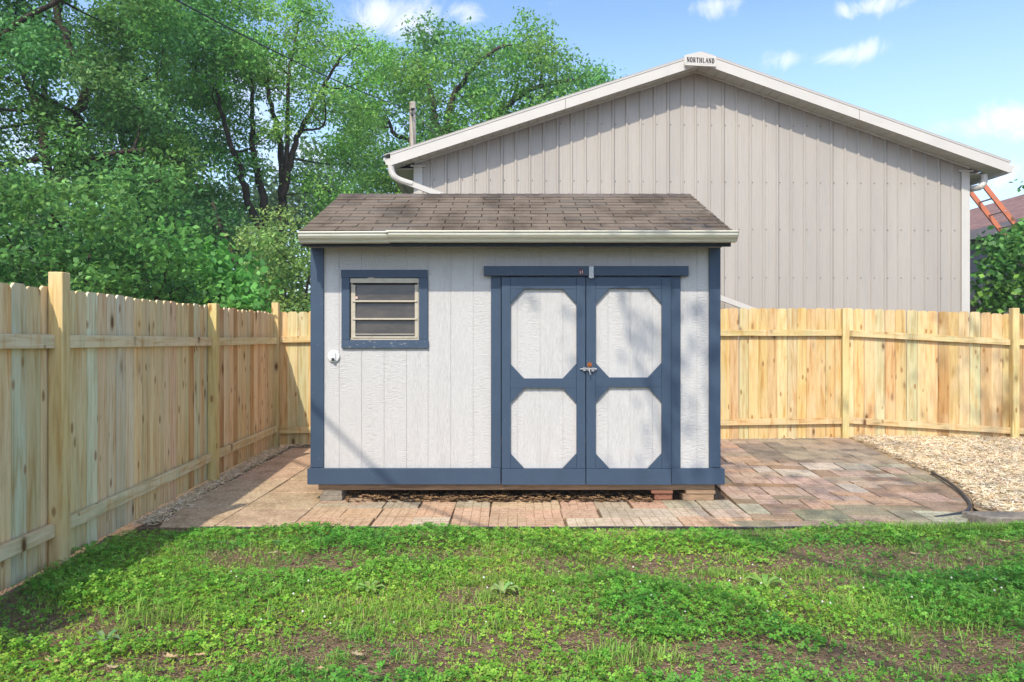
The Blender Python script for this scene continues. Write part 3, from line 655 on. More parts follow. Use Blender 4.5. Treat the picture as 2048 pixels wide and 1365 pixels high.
# screws
for zr in (1.75, 2.50, 3.30, 4.08, 5.02):
    for k in range(-20, 21):
        x = k*.2286+.045
        if abs(x) < hw-.12 and zr < zt_(x)-.1:
            m.box(x-.007, x+.007, -.008, -.001, zr-.007, zr+.007, mi=1)
for k in range(-18, 20, 4):
    x = k*.2286+.030; zz = zt_(abs(x)+.01)-.006; m.box(x, x+.0035, -.0035, -.0005, -.1, zz, mi=1)
m.tr().build('wall', [M['ribwall'], m_plain('screw_head', (.14, .13, .12), .5)], bld)
# corner trims, eave trim
for sgn in (-1, 1):
    m = LB(); a = sgn*(hw+.012); b_ = sgn*(hw-.13); m.box(min(a, b_), max(a, b_), -.03, -.0235, -.1, zt_(hw)-.05); m.box(min(a, sgn*hw), max(a, sgn*hw), -.0235, .12, -.1, zt_(hw)-.05)
    m.box(min(a, b_)-.05, max(a, b_)+.05, -.05, -.031, zt_(hw)-.075, zt_(hw)-.045); m.tr().build('corner_trim', M['white_metal'], bld)
# rake trim at wall top
ov = .36; oh = .38
for sgn in (-1, 1):
    m = LB(); xe = sgn*(hw+ov+(.06 if sgn > 0 else -.02))
    # soffit strips under the front overhang
    n = 34
    for i in range(n):
        xa, xb = xe*i/n, xe*(i+1)/n; e = .004*sgn; dz = .002*(i % 2)
        m.add([(xa+e, -oh+.01, zt_(xa+e)+.004-dz), (xb-e, -oh+.01, zt_(xb-e)+.004-dz), (xb-e, -.001, zt_(xb-e)+.004-dz), (xa+e, -.001, zt_(xa+e)+.004-dz),
               (xa+e, -oh+.01, zt_(xa+e)+.012), (xb-e, -oh+.01, zt_(xb-e)+.012), (xb-e, -.001, zt_(xb-e)+.012), (xa+e, -.001, zt_(xa+e)+.012)],
              [(0,1,2,3),(4,7,6,5),(0,4,5,1),(1,5,6,2),(2,6,7,3),(3,7,4,0)])
    m.tr().build('soffit', M['trim2'], bld)
    m = LB(); m.prism([(0, -.045, zt_(0)-.028), (sgn*hw, -.045, zt_(hw)-.028), (sgn*hw, -.045, zt_(hw)+.0), (0, -.045, zt_(0)+.0)], (0, .02, 0)); m.tr().build('rake_trim', M['trim2'], bld)
    m = LB(); m.prism([(0, -oh-.012, zA-.03), (xe, -oh-.012, zt_(xe)-.03), (xe, -oh-.012, zt_(xe)+.135), (0, -oh-.012, zA+.135)], (0, .02, 0), mi=0)
    m.prism([(0, -oh-.02, zA+.1355), (xe, -oh-.02, zt_(xe)+.1355), (xe, -oh-.02, zt_(xe)+.155), (0, -oh-.02, zA+.155)], (0, .05, 0))
    for xs_ in ([2.55] if sgn > 0 else [-2.2]): m.box(xs_-.004, xs_+.004, -oh-.0145, -oh-.0125, zt_(xs_)-.03, zt_(xs_)+.134, mi=1)
    m.tr().build('fascia', [M['white_metal'], M['concrete']], bld)
    # side soffit, side fascia, gutter
    m = LB(); a, b_ = sorted((sgn*hw, xe))
    m.box(a, b_, 0.01, BD, zt_(hw)-.105, zt_(hw)-.09); 
    m.box(min(xe, xe-sgn*.02), max(xe, xe-sgn*.02), -oh+.012, BD, zt_(xe)-.04, zt_(xe)+.13); m.tr().build('side_soffit', M['trim2'], bld)
    m = LB(); gx0, gx1 = sorted((xe+sgn*.002, xe+sgn*.115)); z0 = zt_(xe)+.02
    m.prism([(xe+sgn*.002, -oh+.03, z0-.03), (xe+sgn*.075, -oh+.03, z0-.03), (xe+sgn*.085, -oh+.03, z0+.02), (xe+sgn*.115, -oh+.03, z0+.045), (xe+sgn*.115, -oh+.03, z0+.075), (xe+sgn*.002, -oh+.03, z0+.075)], (0, BD+oh, 0)); m.tr().build('gutter', M['white_metal'], bld)
m = LB()
for sgn in (-1, 1):
    xe = sgn*(hw+ov+.08); m.prism([(0, -oh-.02, zA+.157), (xe, -oh-.02, zt_(xe)+.157), (xe, -oh-.02, zt_(xe)+.172), (0, -oh-.02, zA+.172)], (0, BD+oh+.3, 0))
m.tr().build('roof', m_plain('pale_roof_metal', (.42, .40, .38), .5), bld)
# downspouts: square-ish pipe
def pipe(m, pts, w_=.085, d_=.06):
    for a, b in zip(pts, pts[1:]):
        a = Vector(a); b = Vector(b); m.bar(a, b, d_, w_, up=(0, 0, 1) if abs((b-a).normalized().z) < .9 else (1, 0, 0))
def smooth_pts(pts, n=5):
    out = []
    P = [Vector(p) for p in pts]
    for i in range(len(P)-1):
        p0 = P[max(i-1, 0)]; p1 = P[i]; p2 = P[i+1]; p3 = P[min(i+2, len(P)-1)]
        for k in range(n):
            t = k/n; out.append(.5*((2*p1)+(p2-p0)*t+(2*p0-5*p1+4*p2-p3)*t*t+(3*p1-p0-3*p2+p3)*t**3))
    out.append(P[-1]); return out
m = MB(); yb = 11.05
el = smooth_pts([at(782, 330, yb), at(783, 343, yb), at(789, 354, yb), at(803, 362, yb+.03), at(825, 369, yb+.05)], 4)
m.tube(el, .052, 10); m.bar(at(815, 366, yb+.04), at(1540, 633, 11.42), .06, .082); m.build('downspout', M['white_metal'], bld)
m = MB(); m.tube(smooth_pts([at(1969, 350, 11.6), at(1968, 364, 11.6), at(1961, 374, 11.6), at(1950, 377, 11.7), at(1938, 379, 11.85)], 4), .05, 10); m.build('downspout', M['white_metal'], bld)
# name board with serif letters
sg = MB()
brd = bpy.data.objects.new('name_board', None); sc.collection.objects.link(brd); brd.parent = bld
yS = 11.57-.38-.03; Xs0, Xs1 = (1368-1024)*yS/F, (1431.5-1024)*yS/F
zc = lambda py: H + (682.5-py)*yS/F
brd.location = (0, 0, 0)
sg.prism([(Xs0, yS-.02, zc(128.2)), (Xs1, yS-.02, zc(131)), (Xs1, yS-.02, zc(114)), ((Xs0+Xs1)/2, yS-.02, zc(104.5)), (Xs0, yS-.02, zc(112))], (0, .018, 0))
sg.build('board', M['white_metal'], brd)
sg = MB(); sg.prism([(Xs0, yS-.05, zc(133)), (Xs1-.004, yS-.05, zc(136)), (Xs1-.004, yS-.05, zc(133)), (Xs0, yS-.05, zc(130))], (0, .04, 0)); sg.build('ledge', M['white_metal'], brd)
lt = MB(); xa, xb = Xs0+.04, Xs1-.02; cw = (xb-xa)/9; chh = .078; yF = yS-.0235
def stroke(ox, oz, pts, wd):
    for (x0, y0), (x1, y1) in zip(pts, pts[1:]):
        a = Vector((ox+x0*cw*.86, yF, oz+y0*chh)); b = Vector((ox+x1*cw*.86, yF, oz+y1*chh)); d = (b-a)
        if d.length < 1e-6: continue
        s_ = Vector((-d.z, 0, d.x)).normalized()*wd/2*cw; e = d.normalized()*wd*.0*cw
        lt.prism([a-s_, b-s_, b+s_, a+s_], (0, .003, 0))
def arc(cx, cy, rx, ry, a0, a1, n=10): return [(cx+rx*math.cos(R(a0+(a1-a0)*i/n)), cy+ry*math.sin(R(a0+(a1-a0)*i/n))) for i in range(n+1)]
TK, TN = .30, .15
def serif(x, y, w_=.16): return [(x-w_, y), (x+w_, y)]
G = {'N': [([(.16, 0), (.16, 1)], TN), ([(.16, 1), (.84, 0)], TK), ([(.84, 0), (.84, 1)], TN), (serif(.16, .02), TN), (serif(.84, .98), TN), (serif(.12, .98, .1), TN)],
     'O': [(arc(.5, .5, .36, .5, 100, 260), TK), (arc(.5, .5, .36, .5, -80, 80), TK), (arc(.5, .5, .36, .5, 70, 110, 4), TN), (arc(.5, .5, .36, .5, 250, 290, 4), TN)],
     'R': [([(.25, 0), (.25, 1)], TK), ([(.15, .98), (.55, .98)], TN), (arc(.55, .75, .22, .23, 90, -90), TK*.8), ([(.25, .52), (.55, .52)], TN), ([(.5, .52), (.85, .0)], TK), (serif(.25, .02), TN)],
     'T': [([(.5, 0), (.5, 1)], TK), ([(.1, .97), (.9, .97)], TN), ([(.1, .8), (.1, .97)], TN), ([(.9, .8), (.9, .97)], TN), (serif(.5, .02), TN)],
     'H': [([(.2, 0), (.2, 1)], TK), ([(.8, 0), (.8, 1)], TK), ([(.2, .5), (.8, .5)], TN), (serif(.2, .02), TN), (serif(.8, .02), TN), (serif(.2, .98), TN), (serif(.8, .98), TN)],
     'L': [([(.28, 0), (.28, 1)], TK), ([(.15, .03), (.85, .03)], TN), ([(.85, .03), (.85, .2)], TN), (serif(.28, .98), TN)],
     'A': [([(.12, 0), (.5, 1)], TN), ([(.5, 1), (.88, 0)], TK), ([(.28, .36), (.72, .36)], TN), (serif(.12, .02, .12), TN), (serif(.88, .02, .12), TN)],
     'D': [([(.25, 0), (.25, 1)], TK), (arc(.42, .5, .42, .48, 85, -85), TK), ([(.12, .98), (.45, .98)], TN), ([(.12, .02), (.45, .02)], TN)]}
for i, ch in enumerate('NORTHLAND'):
    oz = zc(125.6) - i*.0026
    for pts, wd in G[ch]: stroke(xa+i*cw, oz, pts, wd)
lt.build('lettering', M['black'], brd)

# ------------------------------------------------------------------ house beyond, ladder, pole, wires
hs_ = thing('house', 'distant house with a faded red shingle roof at the right edge', 'house', (12.6, 18, 0))
m = MB(); rx, rz, exx, ez = 12.65, 5.02, 10.6, 3.95
m.prism([(exx, 13.6, ez), (rx, 13.6, rz), (rx, 13.6, rz+.06), (exx, 13.6, ez+.06)], (0, 11, 0)); m.prism([(rx, 13.6, rz), (2*rx-exx, 13.6, ez), (2*rx-exx, 13.6, ez+.06), (rx, 13.6, rz+.06)], (0, 11, 0)); m.build('roof', M['redroof'], hs_)
m = MB(); m.prism([(exx+.35, 13.9, 0), (2*rx-exx-.35, 13.9, 0), (2*rx-exx-.35, 13.9, ez+.1), (rx, 13.9, rz-.04), (exx+.35, 13.9, ez+.1)], (0, 10.4, 0)); m.build('wall', M['mauve'], hs_)
m = MB(); m.box(exx-.02, exx+.0, 13.6, 24.6, ez-.16, ez+.05); m.build('fascia', M['mauve'], hs_)
m = MB(); m.box(exx+.34, exx+.349, 15.6, 16.8, 1.1, 2.3); m.build('window', M['glass'], hs_)
m = MB(); m.box(exx+.33, exx+.339, 15.5, 16.9, 1.0, 1.1); m.build('window_sill', M['white_metal'], hs_)
lad = thing('extension_ladder', 'orange fibreglass ladder leaning on the right eave of the metal building', 'ladder', (11.7, 12.8, 0))
LA, LBt = at(1946, 343, 12.6), None
dirv = (at(2045, 468, 12.6)-at(1953, 352, 12.6)).normalized(); top = at(1953, 352, 12.6) - dirv*.3; bot = top + dirv*(top.z/-dirv.z)
for dy in (0, .42):
    m = MB(); o_ = Vector((0, dy, 0)); m.bar(top+o_, bot+o_, .03, .085, up=(1, 0, 1)); m.build('side_rail', M['orange'], lad)
s_ = .2
while s_ < (bot-top).length:
    p = top + dirv*s_; m = MB(); m.tube([p+Vector((0, -.02, 0)), p+Vector((0, .44, 0))], .016, 8); m.build('rung', M['steel'], lad); s_ += .305
pol = thing('utility_pole', 'weathered wooden utility pole rising behind the left eave of the metal building', 'pole', at(825, 0, 18).to_2d().to_3d())
pb = at(825.5, 205, 18); m = MB(); m.tube([(pb.x-.02, 18, 0), (pb.x, 18, pb.z)], [.12, .082], 12); m.build('pole_shaft', M['pole'], pol)
for q in ([(pb.x-.02, 17.88, pb.z-.22), (pb.x+.06, 17.85, pb.z-.22)], [(pb.x, 17.8, pb.z-.35), (pb.x, 17.92, pb.z-.35)]):
    m = MB(); m.tube(q, .033, 8); m.build('insulator', M['black'], pol)
def wire(a, b, sag, r, label):
    pts = [a.lerp(b, i/24) + Vector((0, 0, -sag*4*(i/24)*(1-i/24))) for i in range(25)]; mid = (a+b)/2
    m = MB(); m.tube(pts, r, 5); o = m.build('overhead_wire', M['black'], None, mid); tag(o, label, 'cable', 'overhead wires among the trees')
wire(at(330, -12, 9), at(826, 222, 18), .12, .011, 'thick black overhead wire crossing the top of the trees down to the pole')
wire(at(826, 222, 18), at(905, 300, 17), .03, .012, 'short wire dropping from the pole to the metal building roof')
wire(at(-60, -40, 12), at(826, 225, 18), .5, .006, 'thin overhead wire passing through the far left tree')
wire(at(560, 298, 22), at(826, 232, 18), .9, .006, 'thin sagging wire in the sky gap left of the pole')

m = MB(); A_ = Vector((-7.94, 7.79, 5.74)); B_ = Vector((6.0, -9.2, 5.74)); m.tube([A_.lerp(B_, i/20) for i in range(21)], .022, 6); o = m.build('service_cable', M['black'], None, (A_+B_)/2); tag(o, 'thick service cable strung high across the yard, its shadow crossing the lower left shed wall', 'cable')
# ------------------------------------------------------------------ foliage
def inpoly(x, y, poly):
    c = False; j = len(poly)-1
    for i in range(len(poly)):
        xi, yi = poly[i]; xj_, yj = poly[j]
        if (yi > y) != (yj > y) and x < (xj_-xi)*(y-yi)/(yj-yi)+xi: c = not c
        j = i
    return c
def fill(poly, n, r0, r1, Y0, Y1, rg, gap=.75):
    xs = [p[0] for p in poly]; ys = [p[1] for p in poly]; out = []; tries = 0
    while len(out) < n and tries < 6000:
        tries += 1; x, y = rg.uniform(min(xs), max(xs)), rg.uniform(min(ys), max(ys))
        if not inpoly(x, y, poly): continue
        r = rg.uniform(r0, r1); Y = rg.uniform(Y0, Y1)
        if any(math.hypot(x-a[0], y-a[1]) < gap*(r+a[2])*.75 and abs(Y-a[3]) < (Y1-Y0)*.28 for a in out): continue
        out.append((x, y, r, Y))
    return [(at(x, y, Y), r*Y/F) for x, y, r, Y in out]
def leaves(C, rng, size, pal, up=.6, aspect=.5, outward=None):
    n = len(C); nr = rng.normal(size=(n, 3)); nr /= np.linalg.norm(nr, axis=1, keepdims=True)
    nr = nr*.8 + np.array([0, 0, up]); 
    if outward is not None: nr += outward*.35
    nr /= np.linalg.norm(nr, axis=1, keepdims=True)
    d = rng.normal(size=(n, 3)); d[:, 2] -= .3; d -= nr*np.sum(d*nr, 1, keepdims=True); d /= np.linalg.norm(d, axis=1, keepdims=True)
    sd = np.cross(nr, d); s_ = (size*rng.uniform(.65, 1.3, n))[:, None]
    a = C - d*s_*.5; b = C + sd*s_*aspect*.5 - d*s_*.02 + nr*s_*.07; c = C + d*s_*.5; e = C - sd*s_*aspect*.5 - d*s_*.02 + nr*s_*.07
    V = np.stack([a, b, c, e], 1).reshape(-1, 3); Fc = np.arange(n*4).reshape(n, 4)
    pal = np.array(pal); k = rng.randint(0, len(pal), n); t = pal[k]*rng.uniform(.75, 1.25, (n, 1))
    return V, Fc, t
def crown(name, lobes, dens, size, pal, parent, seed, shell=2.6, cl=.22, per=16, aspect=.5, flat=.8, limit=260000):
    rng = np.random.RandomState(seed); Cs = []; Os = []; tips = []; Ts_ = []
    for (c, r) in lobes:
        nc = max(4, int(dens*r*r)); d = rng.normal(size=(nc, 3)); d /= np.linalg.norm(d, axis=1, keepdims=True)
        rad = r*rng.uniform(0, 1, (nc, 1))**(1/shell); cc = np.array(c) + d*rad*np.array([1, 1, flat]); tips.append((c, r, cc))
        off = rng.normal(size=(nc, per, 3))*cl*np.array([1, 1, .55]); p = cc[:, None, :] + off; Cs.append(p.reshape(-1, 3)); Os.append(np.repeat(d, per, 0)); lt_ = rng.uniform(.85, 1.15)*np.array([rng.uniform(.85, 1.2), 1, rng.uniform(.85, 1.3)]); Ts_.append(np.repeat(rng.uniform(.8, 1.2, (nc, 1))*lt_, per, 0))
    C = np.concatenate(Cs); O = np.concatenate(Os); TT = np.concatenate(Ts_)
    if len(C) > limit: k = rng.choice(len(C), limit, replace=False); C = C[k]; O = O[k]; TT = TT[k]
    V, Fc, t = leaves(C, rng, size, pal, outward=O, aspect=aspect); t = np.clip(t*TT*np.array([1.3, 1.5, 1.6]), 0, .8)
    npmesh(name, V, Fc, M['leaf'], parent, t); return tips
def branches(parent, stems, tips, seed, mat, r_limb=.06, twig=.3, name='trunk'):
    rg = random.Random(seed); m = MB(); nodes = []
    for pts, r0, r1 in stems:
        P = smooth_pts(pts, 5); P = [p + Vector((rg.uniform(-1, 1), rg.uniform(-1, 1), 0))*r0*.35 for p in P]
        rr_ = [r0+(r1-r0)*i/(len(P)-1) for i in range(len(P))]; m.tube(P, rr_, 9); nodes += [(p, q) for p, q in zip(P, rr_)]
    for c, r, cc in tips:
        c = Vector(c); best = min(nodes, key=lambda q: (q[0]-c).length + (3.0 if q[0].z > c.z-.1 else 0) )
        a, ra = best; L_ = (c-a).length; rl_ = min(ra*.7, r_limb*(.5+L_*.15)); mid = a.lerp(c, .5) + Vector((rg.uniform(-.12, .12)*L_, rg.uniform(-.12, .12)*L_, -.10*L_+rg.uniform(-.05, .1)*L_))
        P = smooth_pts([a, mid, c], 4); m.tube(P, [rl_*(1-.7*i/(len(P)-1)) for i in range(len(P))], 6, caps=False); nodes.append((c, rl_*.4)); nodes.append((mid, rl_*.7))
        for q in cc[:int(len(cc)*twig)]:
            q = Vector(q); k = c.lerp(q, .5) + Vector((rg.uniform(-.1, .1), rg.uniform(-.1, .1), rg.uniform(-.1, .08)))*r
            m.tube([c, k, q], [rl_*.33+.003, rl_*.2+.003, .003], 4, caps=False)
    return m.build(name, mat, parent, smooth=True)
def tree(name, label, cat, base, stems, lobes, dens, size, pal, seed, group=None, tmat='bark', twig=.3, r_limb=.06, **k):
    root = thing(name, label, cat, base, group); tips = crown('crown', lobes, dens, size, pal, root, seed, **k)
    branches(root, stems, tips, seed, M[tmat], r_limb, twig); return root
rg = random.Random(21)
G1 = [(.10, .22, .05), (.14, .28, .06), (.08, .18, .045), (.17, .30, .08)]
G2 = [(.16, .31, .06), (.20, .35, .07), (.12, .25, .05)]
GD = [(.06, .14, .04), (.08, .18, .05), (.11, .22, .06)]
# A far-left dark walnut-like tree
Aw = fill([(-260,-260),(330,-260),(400,-60),(380,100),(400,260),(380,360),(260,400),(130,400),(-260,400)], 60, 50, 85, 12.2, 16.5, rg)
tree('walnut_tree', 'large dark green tree with drooping foliage and crooked branches at the far left', 'tree', at(120, 900, 14).to_2d().to_3d(),
     [([Vector((at(112, 700, 14).x, 14, 0)), at(110, 420, 14), at(112, 370, 14), at(145, 300, 14), at(150, 240, 13.8), at(168, 160, 13.6), at(120, 40, 13.5), at(60, -120, 13)], .17, .05),
      ([at(108, 400, 14.1), at(92, 330, 14.2), at(86, 240, 14.3), at(95, 120, 14.5), at(140, -60, 14.6)], .10, .04),
      ([at(112, 370, 14), at(150, 335, 13.6), at(190, 318, 13.3), at(240, 305, 13), at(290, 300, 12.8)], .08, .03),
      ([at(86, 240, 14.3), at(30, 120, 14), at(-30, 100, 13.6)], .06, .03), ([at(-40, 110, 12.6), at(30, 50, 12.4), at(120, 0, 12.3), at(200, -60, 12.2)], .06, .03)],
     Aw, 170, .10, G1, 1, twig=.06, per=20, cl=.17)
# A2
A2 = fill([(200,-80),(470,-60),(520,90),(470,230),(470,400),(420,500),(300,480),(180,430),(200,250),(200,150)], 42, 45, 75, 16, 20, rg)
tree('ash_tree', 'mid green tree with a low forking trunk, second tree from the left', 'tree', Vector((at(285, 600, 17).x, 17, 0)),
     [([Vector((at(285, 600, 17).x, 17, 0)), at(288, 430, 17), at(286, 400, 17), at(262, 340, 17.2), at(240, 270, 17.3), at(250, 120, 17.5), at(280, -20, 18)], .16, .05),
      ([at(286, 400, 17), at(320, 345, 17), at(335, 240, 17.4), at(330, 100, 18), at(340, -40, 18)], .11, .04), ([at(288, 405, 17), at(230, 395, 16.8), at(215, 400, 16.6)], .08, .04)],
     A2, 125, .115, G2 + G1, 2, twig=.06, per=18, cl=.2)
# B multi-stem, airy
B = [(at(700, 330, 19), .8), (at(720, 280, 19.2), .7), (at(650, 300, 19), .6)] + fill([(420,120),(470,40),(560,-20),(620,10),(690,50),(760,110),(770,200),(730,260),(690,230),(620,260),(560,280),(480,260),(400,240)], 40, 30, 52, 15.5, 19.5, rg, .7)
B += [(at(650, 380, 18), .75), (at(700, 420, 18.4), .7), (at(470, 330, 17), .55), (at(600, 350, 18), .45), (at(680, 300, 18.5), .5), (at(520, 340, 17.5), .4), (at(640, 450, 18.6), .7)]
bb = Vector((at(560, 560, 17.5).x, 17.5, 0))
tree('elm_tree', 'tall airy light green tree with many dark stems fanning upward', 'tree', bb,
     [([bb, at(556, 500, 17.5), at(530, 470, 17.4), at(500, 420, 17.2), at(480, 340, 17), at(447, 250, 16.8), at(430, 180, 16.6)], .15, .035),
      ([at(550, 500, 17.5), at(533, 450, 17.6), at(522, 380, 17.6), at(506, 290, 17.5), at(503, 200, 17.5), at(498, 90, 17.4)], .13, .03),
      ([at(565, 500, 17.7), at(562, 440, 17.8), at(566, 350, 17.9), at(555, 260, 18), at(535, 180, 18), at(520, 90, 18)], .13, .03),
      ([at(563, 400, 17.8), at(580, 330, 17.8), at(600, 260, 17.7), at(640, 190, 17.6), at(680, 110, 17.5)], .10, .025),
      ([at(575, 340, 17.8), at(575, 240, 17.6), at(580, 130, 17.4), at(600, 40, 17.3)], .07, .02)],
     B, 120, .095, [(.17, .33, .055), (.21, .38, .07), (.13, .27, .05), (.25, .40, .10)], 3, twig=.16, per=15, cl=.14, r_limb=.04)
# C behind the building
C_ = fill([(680,200),(740,120),(830,90),(900,70),(960,110),(1040,70),(1110,100),(1200,150),(1215,180),(1120,230),(1000,300),(860,380),(800,400),(740,430),(690,380),(700,300)], 60, 34, 62, 22.5, 27.5, rg, .72)
cb = Vector((at(930, 560, 25).x, 25, 0))
tree('oak_tree', 'broad green tree rising behind the left roof slope of the metal building', 'tree', cb,
     [([cb, at(920, 400, 25), at(890, 290, 25), at(868, 240, 25), at(862, 190, 25), at(840, 120, 25)], .24, .06),
      ([at(890, 290, 25), at(900, 225, 24.8), at(910, 190, 24.7), at(950, 130, 24.6), at(1010, 90, 24.6)], .15, .05),
      ([at(900, 300, 25), at(985, 240, 25), at(1060, 180, 25), at(1150, 160, 25), at(1190, 150, 25)], .15, .04),
      ([at(900, 330, 25), at(820, 280, 25), at(790, 270, 25), at(770, 230, 25)], .12, .05)],
     C_ + [(at(1205, 160, 24), .6), (at(1222, 195, 24), .45), (at(860, 70, 25), .8), (at(1060, 60, 25), .7)], 52, .15, [(.14, .28, .055), (.17, .33, .065), (.10, .22, .045), (.20, .35, .09)], 4, twig=.1, per=20, cl=.24)
# shrubs over the left fence
D = fill([(-200,360),(40,370),(120,420),(260,410),(340,470),(380,540),(380,620),(200,620),(-200,600)], 42, 45, 80, 8.0, 10.6, rg, .7)
tree('lilac_shrub', 'big dark green lilac shrub spilling above the left fence near the thick post', 'shrub', (-5.6, 9.0, 0),
     [([(-5.6, 9.0, 0), (-5.5, 9.0, 1.4), at(180, 500, 9.2)], .05, .02), ([(-5.8, 9.2, 0), (-6.2, 9.1, 1.5), at(20, 480, 9.3)], .05, .02), ([(-5.4, 9, 0), (-4.9, 9, 1.3), at(330, 560, 9)], .04, .02)],
     D, 230, .08, [(.08, .19, .04), (.11, .24, .05), (.06, .15, .035), (.14, .28, .06)], 5, twig=.06, per=14, cl=.13, aspect=.65, limit=260000)
D2 = fill([(380,540),(420,500),(470,540),(500,600),(500,640),(330,640)], 12, 30, 48, 9.8, 11.2, rg, .6)
tree('maple_sapling', 'bright broad-leaved sapling directly behind the left fence between its second and third post', 'shrub', (-4.6, 10.3, 0),
     [([(-4.6, 10.3, 0), (-4.6, 10.3, 1.0), at(420, 600, 10.4)], .04, .02)], D2, 200, .12, [(.10, .25, .045), (.14, .31, .06), (.17, .35, .08)], 6, twig=.06, per=9, cl=.14, aspect=.8)
D3 = fill([(500,480),(560,440),(650,450),(700,500),(700,640),(510,640)], 22, 32, 52, 11.4, 13.2, rg, .62)
tree('round_shrub', 'pale yellow green shrub beside the left wall of the shed behind the corner post', 'shrub', (-4.0, 12.2, 0),
     [([(-4.0, 12.2, 0), (-4.0, 12.2, .9), at(570, 580, 12.2)], .05, .02), ([(-4.0, 12.2, 0), (-3.8, 12.2, .9), at(620, 540, 12.2)], .05, .02)],
     D3, 220, .07, [(.21, .30, .07), (.26, .34, .10), (.16, .25, .06)], 7, twig=.08, per=13, cl=.13, aspect=.7)
D4 = fill([(330,430),(420,400),(480,430),(540,500),(540,660),(330,660)], 22, 40, 65, 13.5, 15.5, rg, .62)
tree('hazel_shrub', 'dark shaded understorey tree with one slim leaning stem between the lilac and the pale shrub', 'tree', (at(500, 640, 14.5).x, 14.5, 0),
     [([Vector((at(495, 700, 13.3).x, 13.3, 0)), at(492, 600, 13.3), at(470, 520, 13.3), at(440, 450, 13.4), at(425, 405, 13.5)], .055, .03)],
     D4, 110, .10, GD, 8, twig=.05, per=15, cl=.2)
# right maple shrub
E = fill([(1995,500),(2060,470),(2160,440),(2200,640),(1990,650)], 17, 28, 44, 11.9, 12.4, rg, .6) + [(at(2062, 372, 12.1), .13), (at(1982, 606, 12), .24), (at(1986, 540, 12), .22), (at(1980, 500, 12), .16)]
tree('maple_shrub', 'leafy maple shrub at the right edge between the fence and the ladder', 'shrub', (9.2, 11.5, 0),
     [([(9.2, 11.5, 0), (9.0, 11.4, 1.3), at(2060, 540, 11.4)], .05, .02), ([(9.2, 11.5, 0), (9.5, 11.5, 1.8), at(2110, 420, 11.6), at(2075, 380, 11.6)], .04, .01)],
     E, 230, .11, [(.08, .19, .04), (.12, .26, .05), (.17, .32, .07), (.06, .15, .035)], 9, twig=.08, per=11, cl=.14, aspect=.85)
# far woods: one mass
fw = []
for i in range(110):
    Yd = rg.uniform(30, 42); px = rg.uniform(-500, 1300); hh = (430 if px < 700 else 520) + rg.uniform(-60, 60) 
    py = rg.uniform(hh-60, 660); fw.append((at(px, py, Yd), rg.uniform(1.2, 2.0)))
tp = None
rngf = np.random.RandomState(30); Cs = []
for c, r in fw:
    n = 60; d = rngf.normal(size=(n, 3)); d /= np.linalg.norm(d, axis=1, keepdims=True); cc = np.array(c)+d*r*rngf.uniform(.3, 1, (n, 1)); Cs.append((cc[:, None, :]+rngf.normal(size=(n, 12, 3))*.4).reshape(-1, 3))
V, Fc, t = leaves(np.concatenate(Cs), rngf, .30, [(.12, .21, .09), (.16, .26, .12), (.09, .17, .08)])  # greyed, bluish palette paints distance haze into the leaves
o = npmesh('distant_wood', V, Fc, M['leaf'], None, t); tag(o, 'hazy belt of distant woodland behind the trees and buildings', 'woodland', kind='stuff')

# shade tree behind the camera, seen only by its shadow from here
S = []
rs2 = random.Random(77)
for (x, y, z, r) in [(-.85,.1,8.6,.65), (-.1,.3,8.5,.7), (-.2,-.6,8.6,.9), (.9,.3,8.8,1.0), (1.2,-1.0,9.0,1.2), (.6,-2.4,9.2,1.2), (.2,-4.2,9.2,1.1), (1.6,-3.6,9.4,1.3), (2.6,-1.6,9.6,1.3), (2.4,.8,9.0,1.0), (3.6,1.8,9.0,1.1), (4.8,2.6,9.0,1.1), (4.2,0,9.6,1.3), (3.4,-3.6,9.8,1.4), (5.8,1.6,9.4,1.2), (-.6,-5.4,8.8,.9), (2.4,-5.6,9.4,1.3), (4.6,-2.4,10,1.3)]:
    S.append((Vector((x, y, z)), r))
tree('shade_tree', 'broad leafy tree standing behind the viewer and shading the right half of the yard', 'tree', (4.2, -4.5, 0),
     [([(4.2, -4.5, -.1), (4.1, -4.4, 3), (3.8, -3.8, 6), (3.0, -2.5, 8.6)], .24, .1), ([(3.9, -4.0, 5), (4.4, -1.5, 7.5), (4.6, 1, 9)], .12, .06), ([(4.0, -4.2, 4.5), (2.0, -4.4, 7.4), (.5, -4.0, 9)], .12, .05)],
     S, 12, .14, G1, 12, twig=.2, per=12, cl=.26)

# ------------------------------------------------------------------ lawn plants
def vnoise(x, y, s, seed):
    r = np.random.RandomState(seed).rand(64, 64); x = x*s; y = y*s; xi = np.floor(x).astype(int); yi = np.floor(y).astype(int); fx = x-xi; fy = y-yi; fx = fx*fx*(3-2*fx); fy = fy*fy*(3-2*fy)
    g = lambda a, b: r[a % 64, b % 64]
    return (g(xi, yi)*(1-fx)+g(xi+1, yi)*fx)*(1-fy)+(g(xi, yi+1)*(1-fx)+g(xi+1, yi+1)*fx)*fy
bare = [(560,1128,170,26,1), (1330,1135,260,24,.98), (960,1198,90,18,1), (1570,1172,170,24,1), (240,1258,170,32,.95), (800,1312,260,38,.93), (1500,1330,280,38,1), (1860,1315,240,42,1), (1780,1125,260,34,.85), (90,1270,110,36,.85), (1180,1290,80,20,.8), (330,1345,120,26,.85), (2000,1110,120,28,.8), (880,1115,120,16,.7), (40,1220,90,30,.7)]
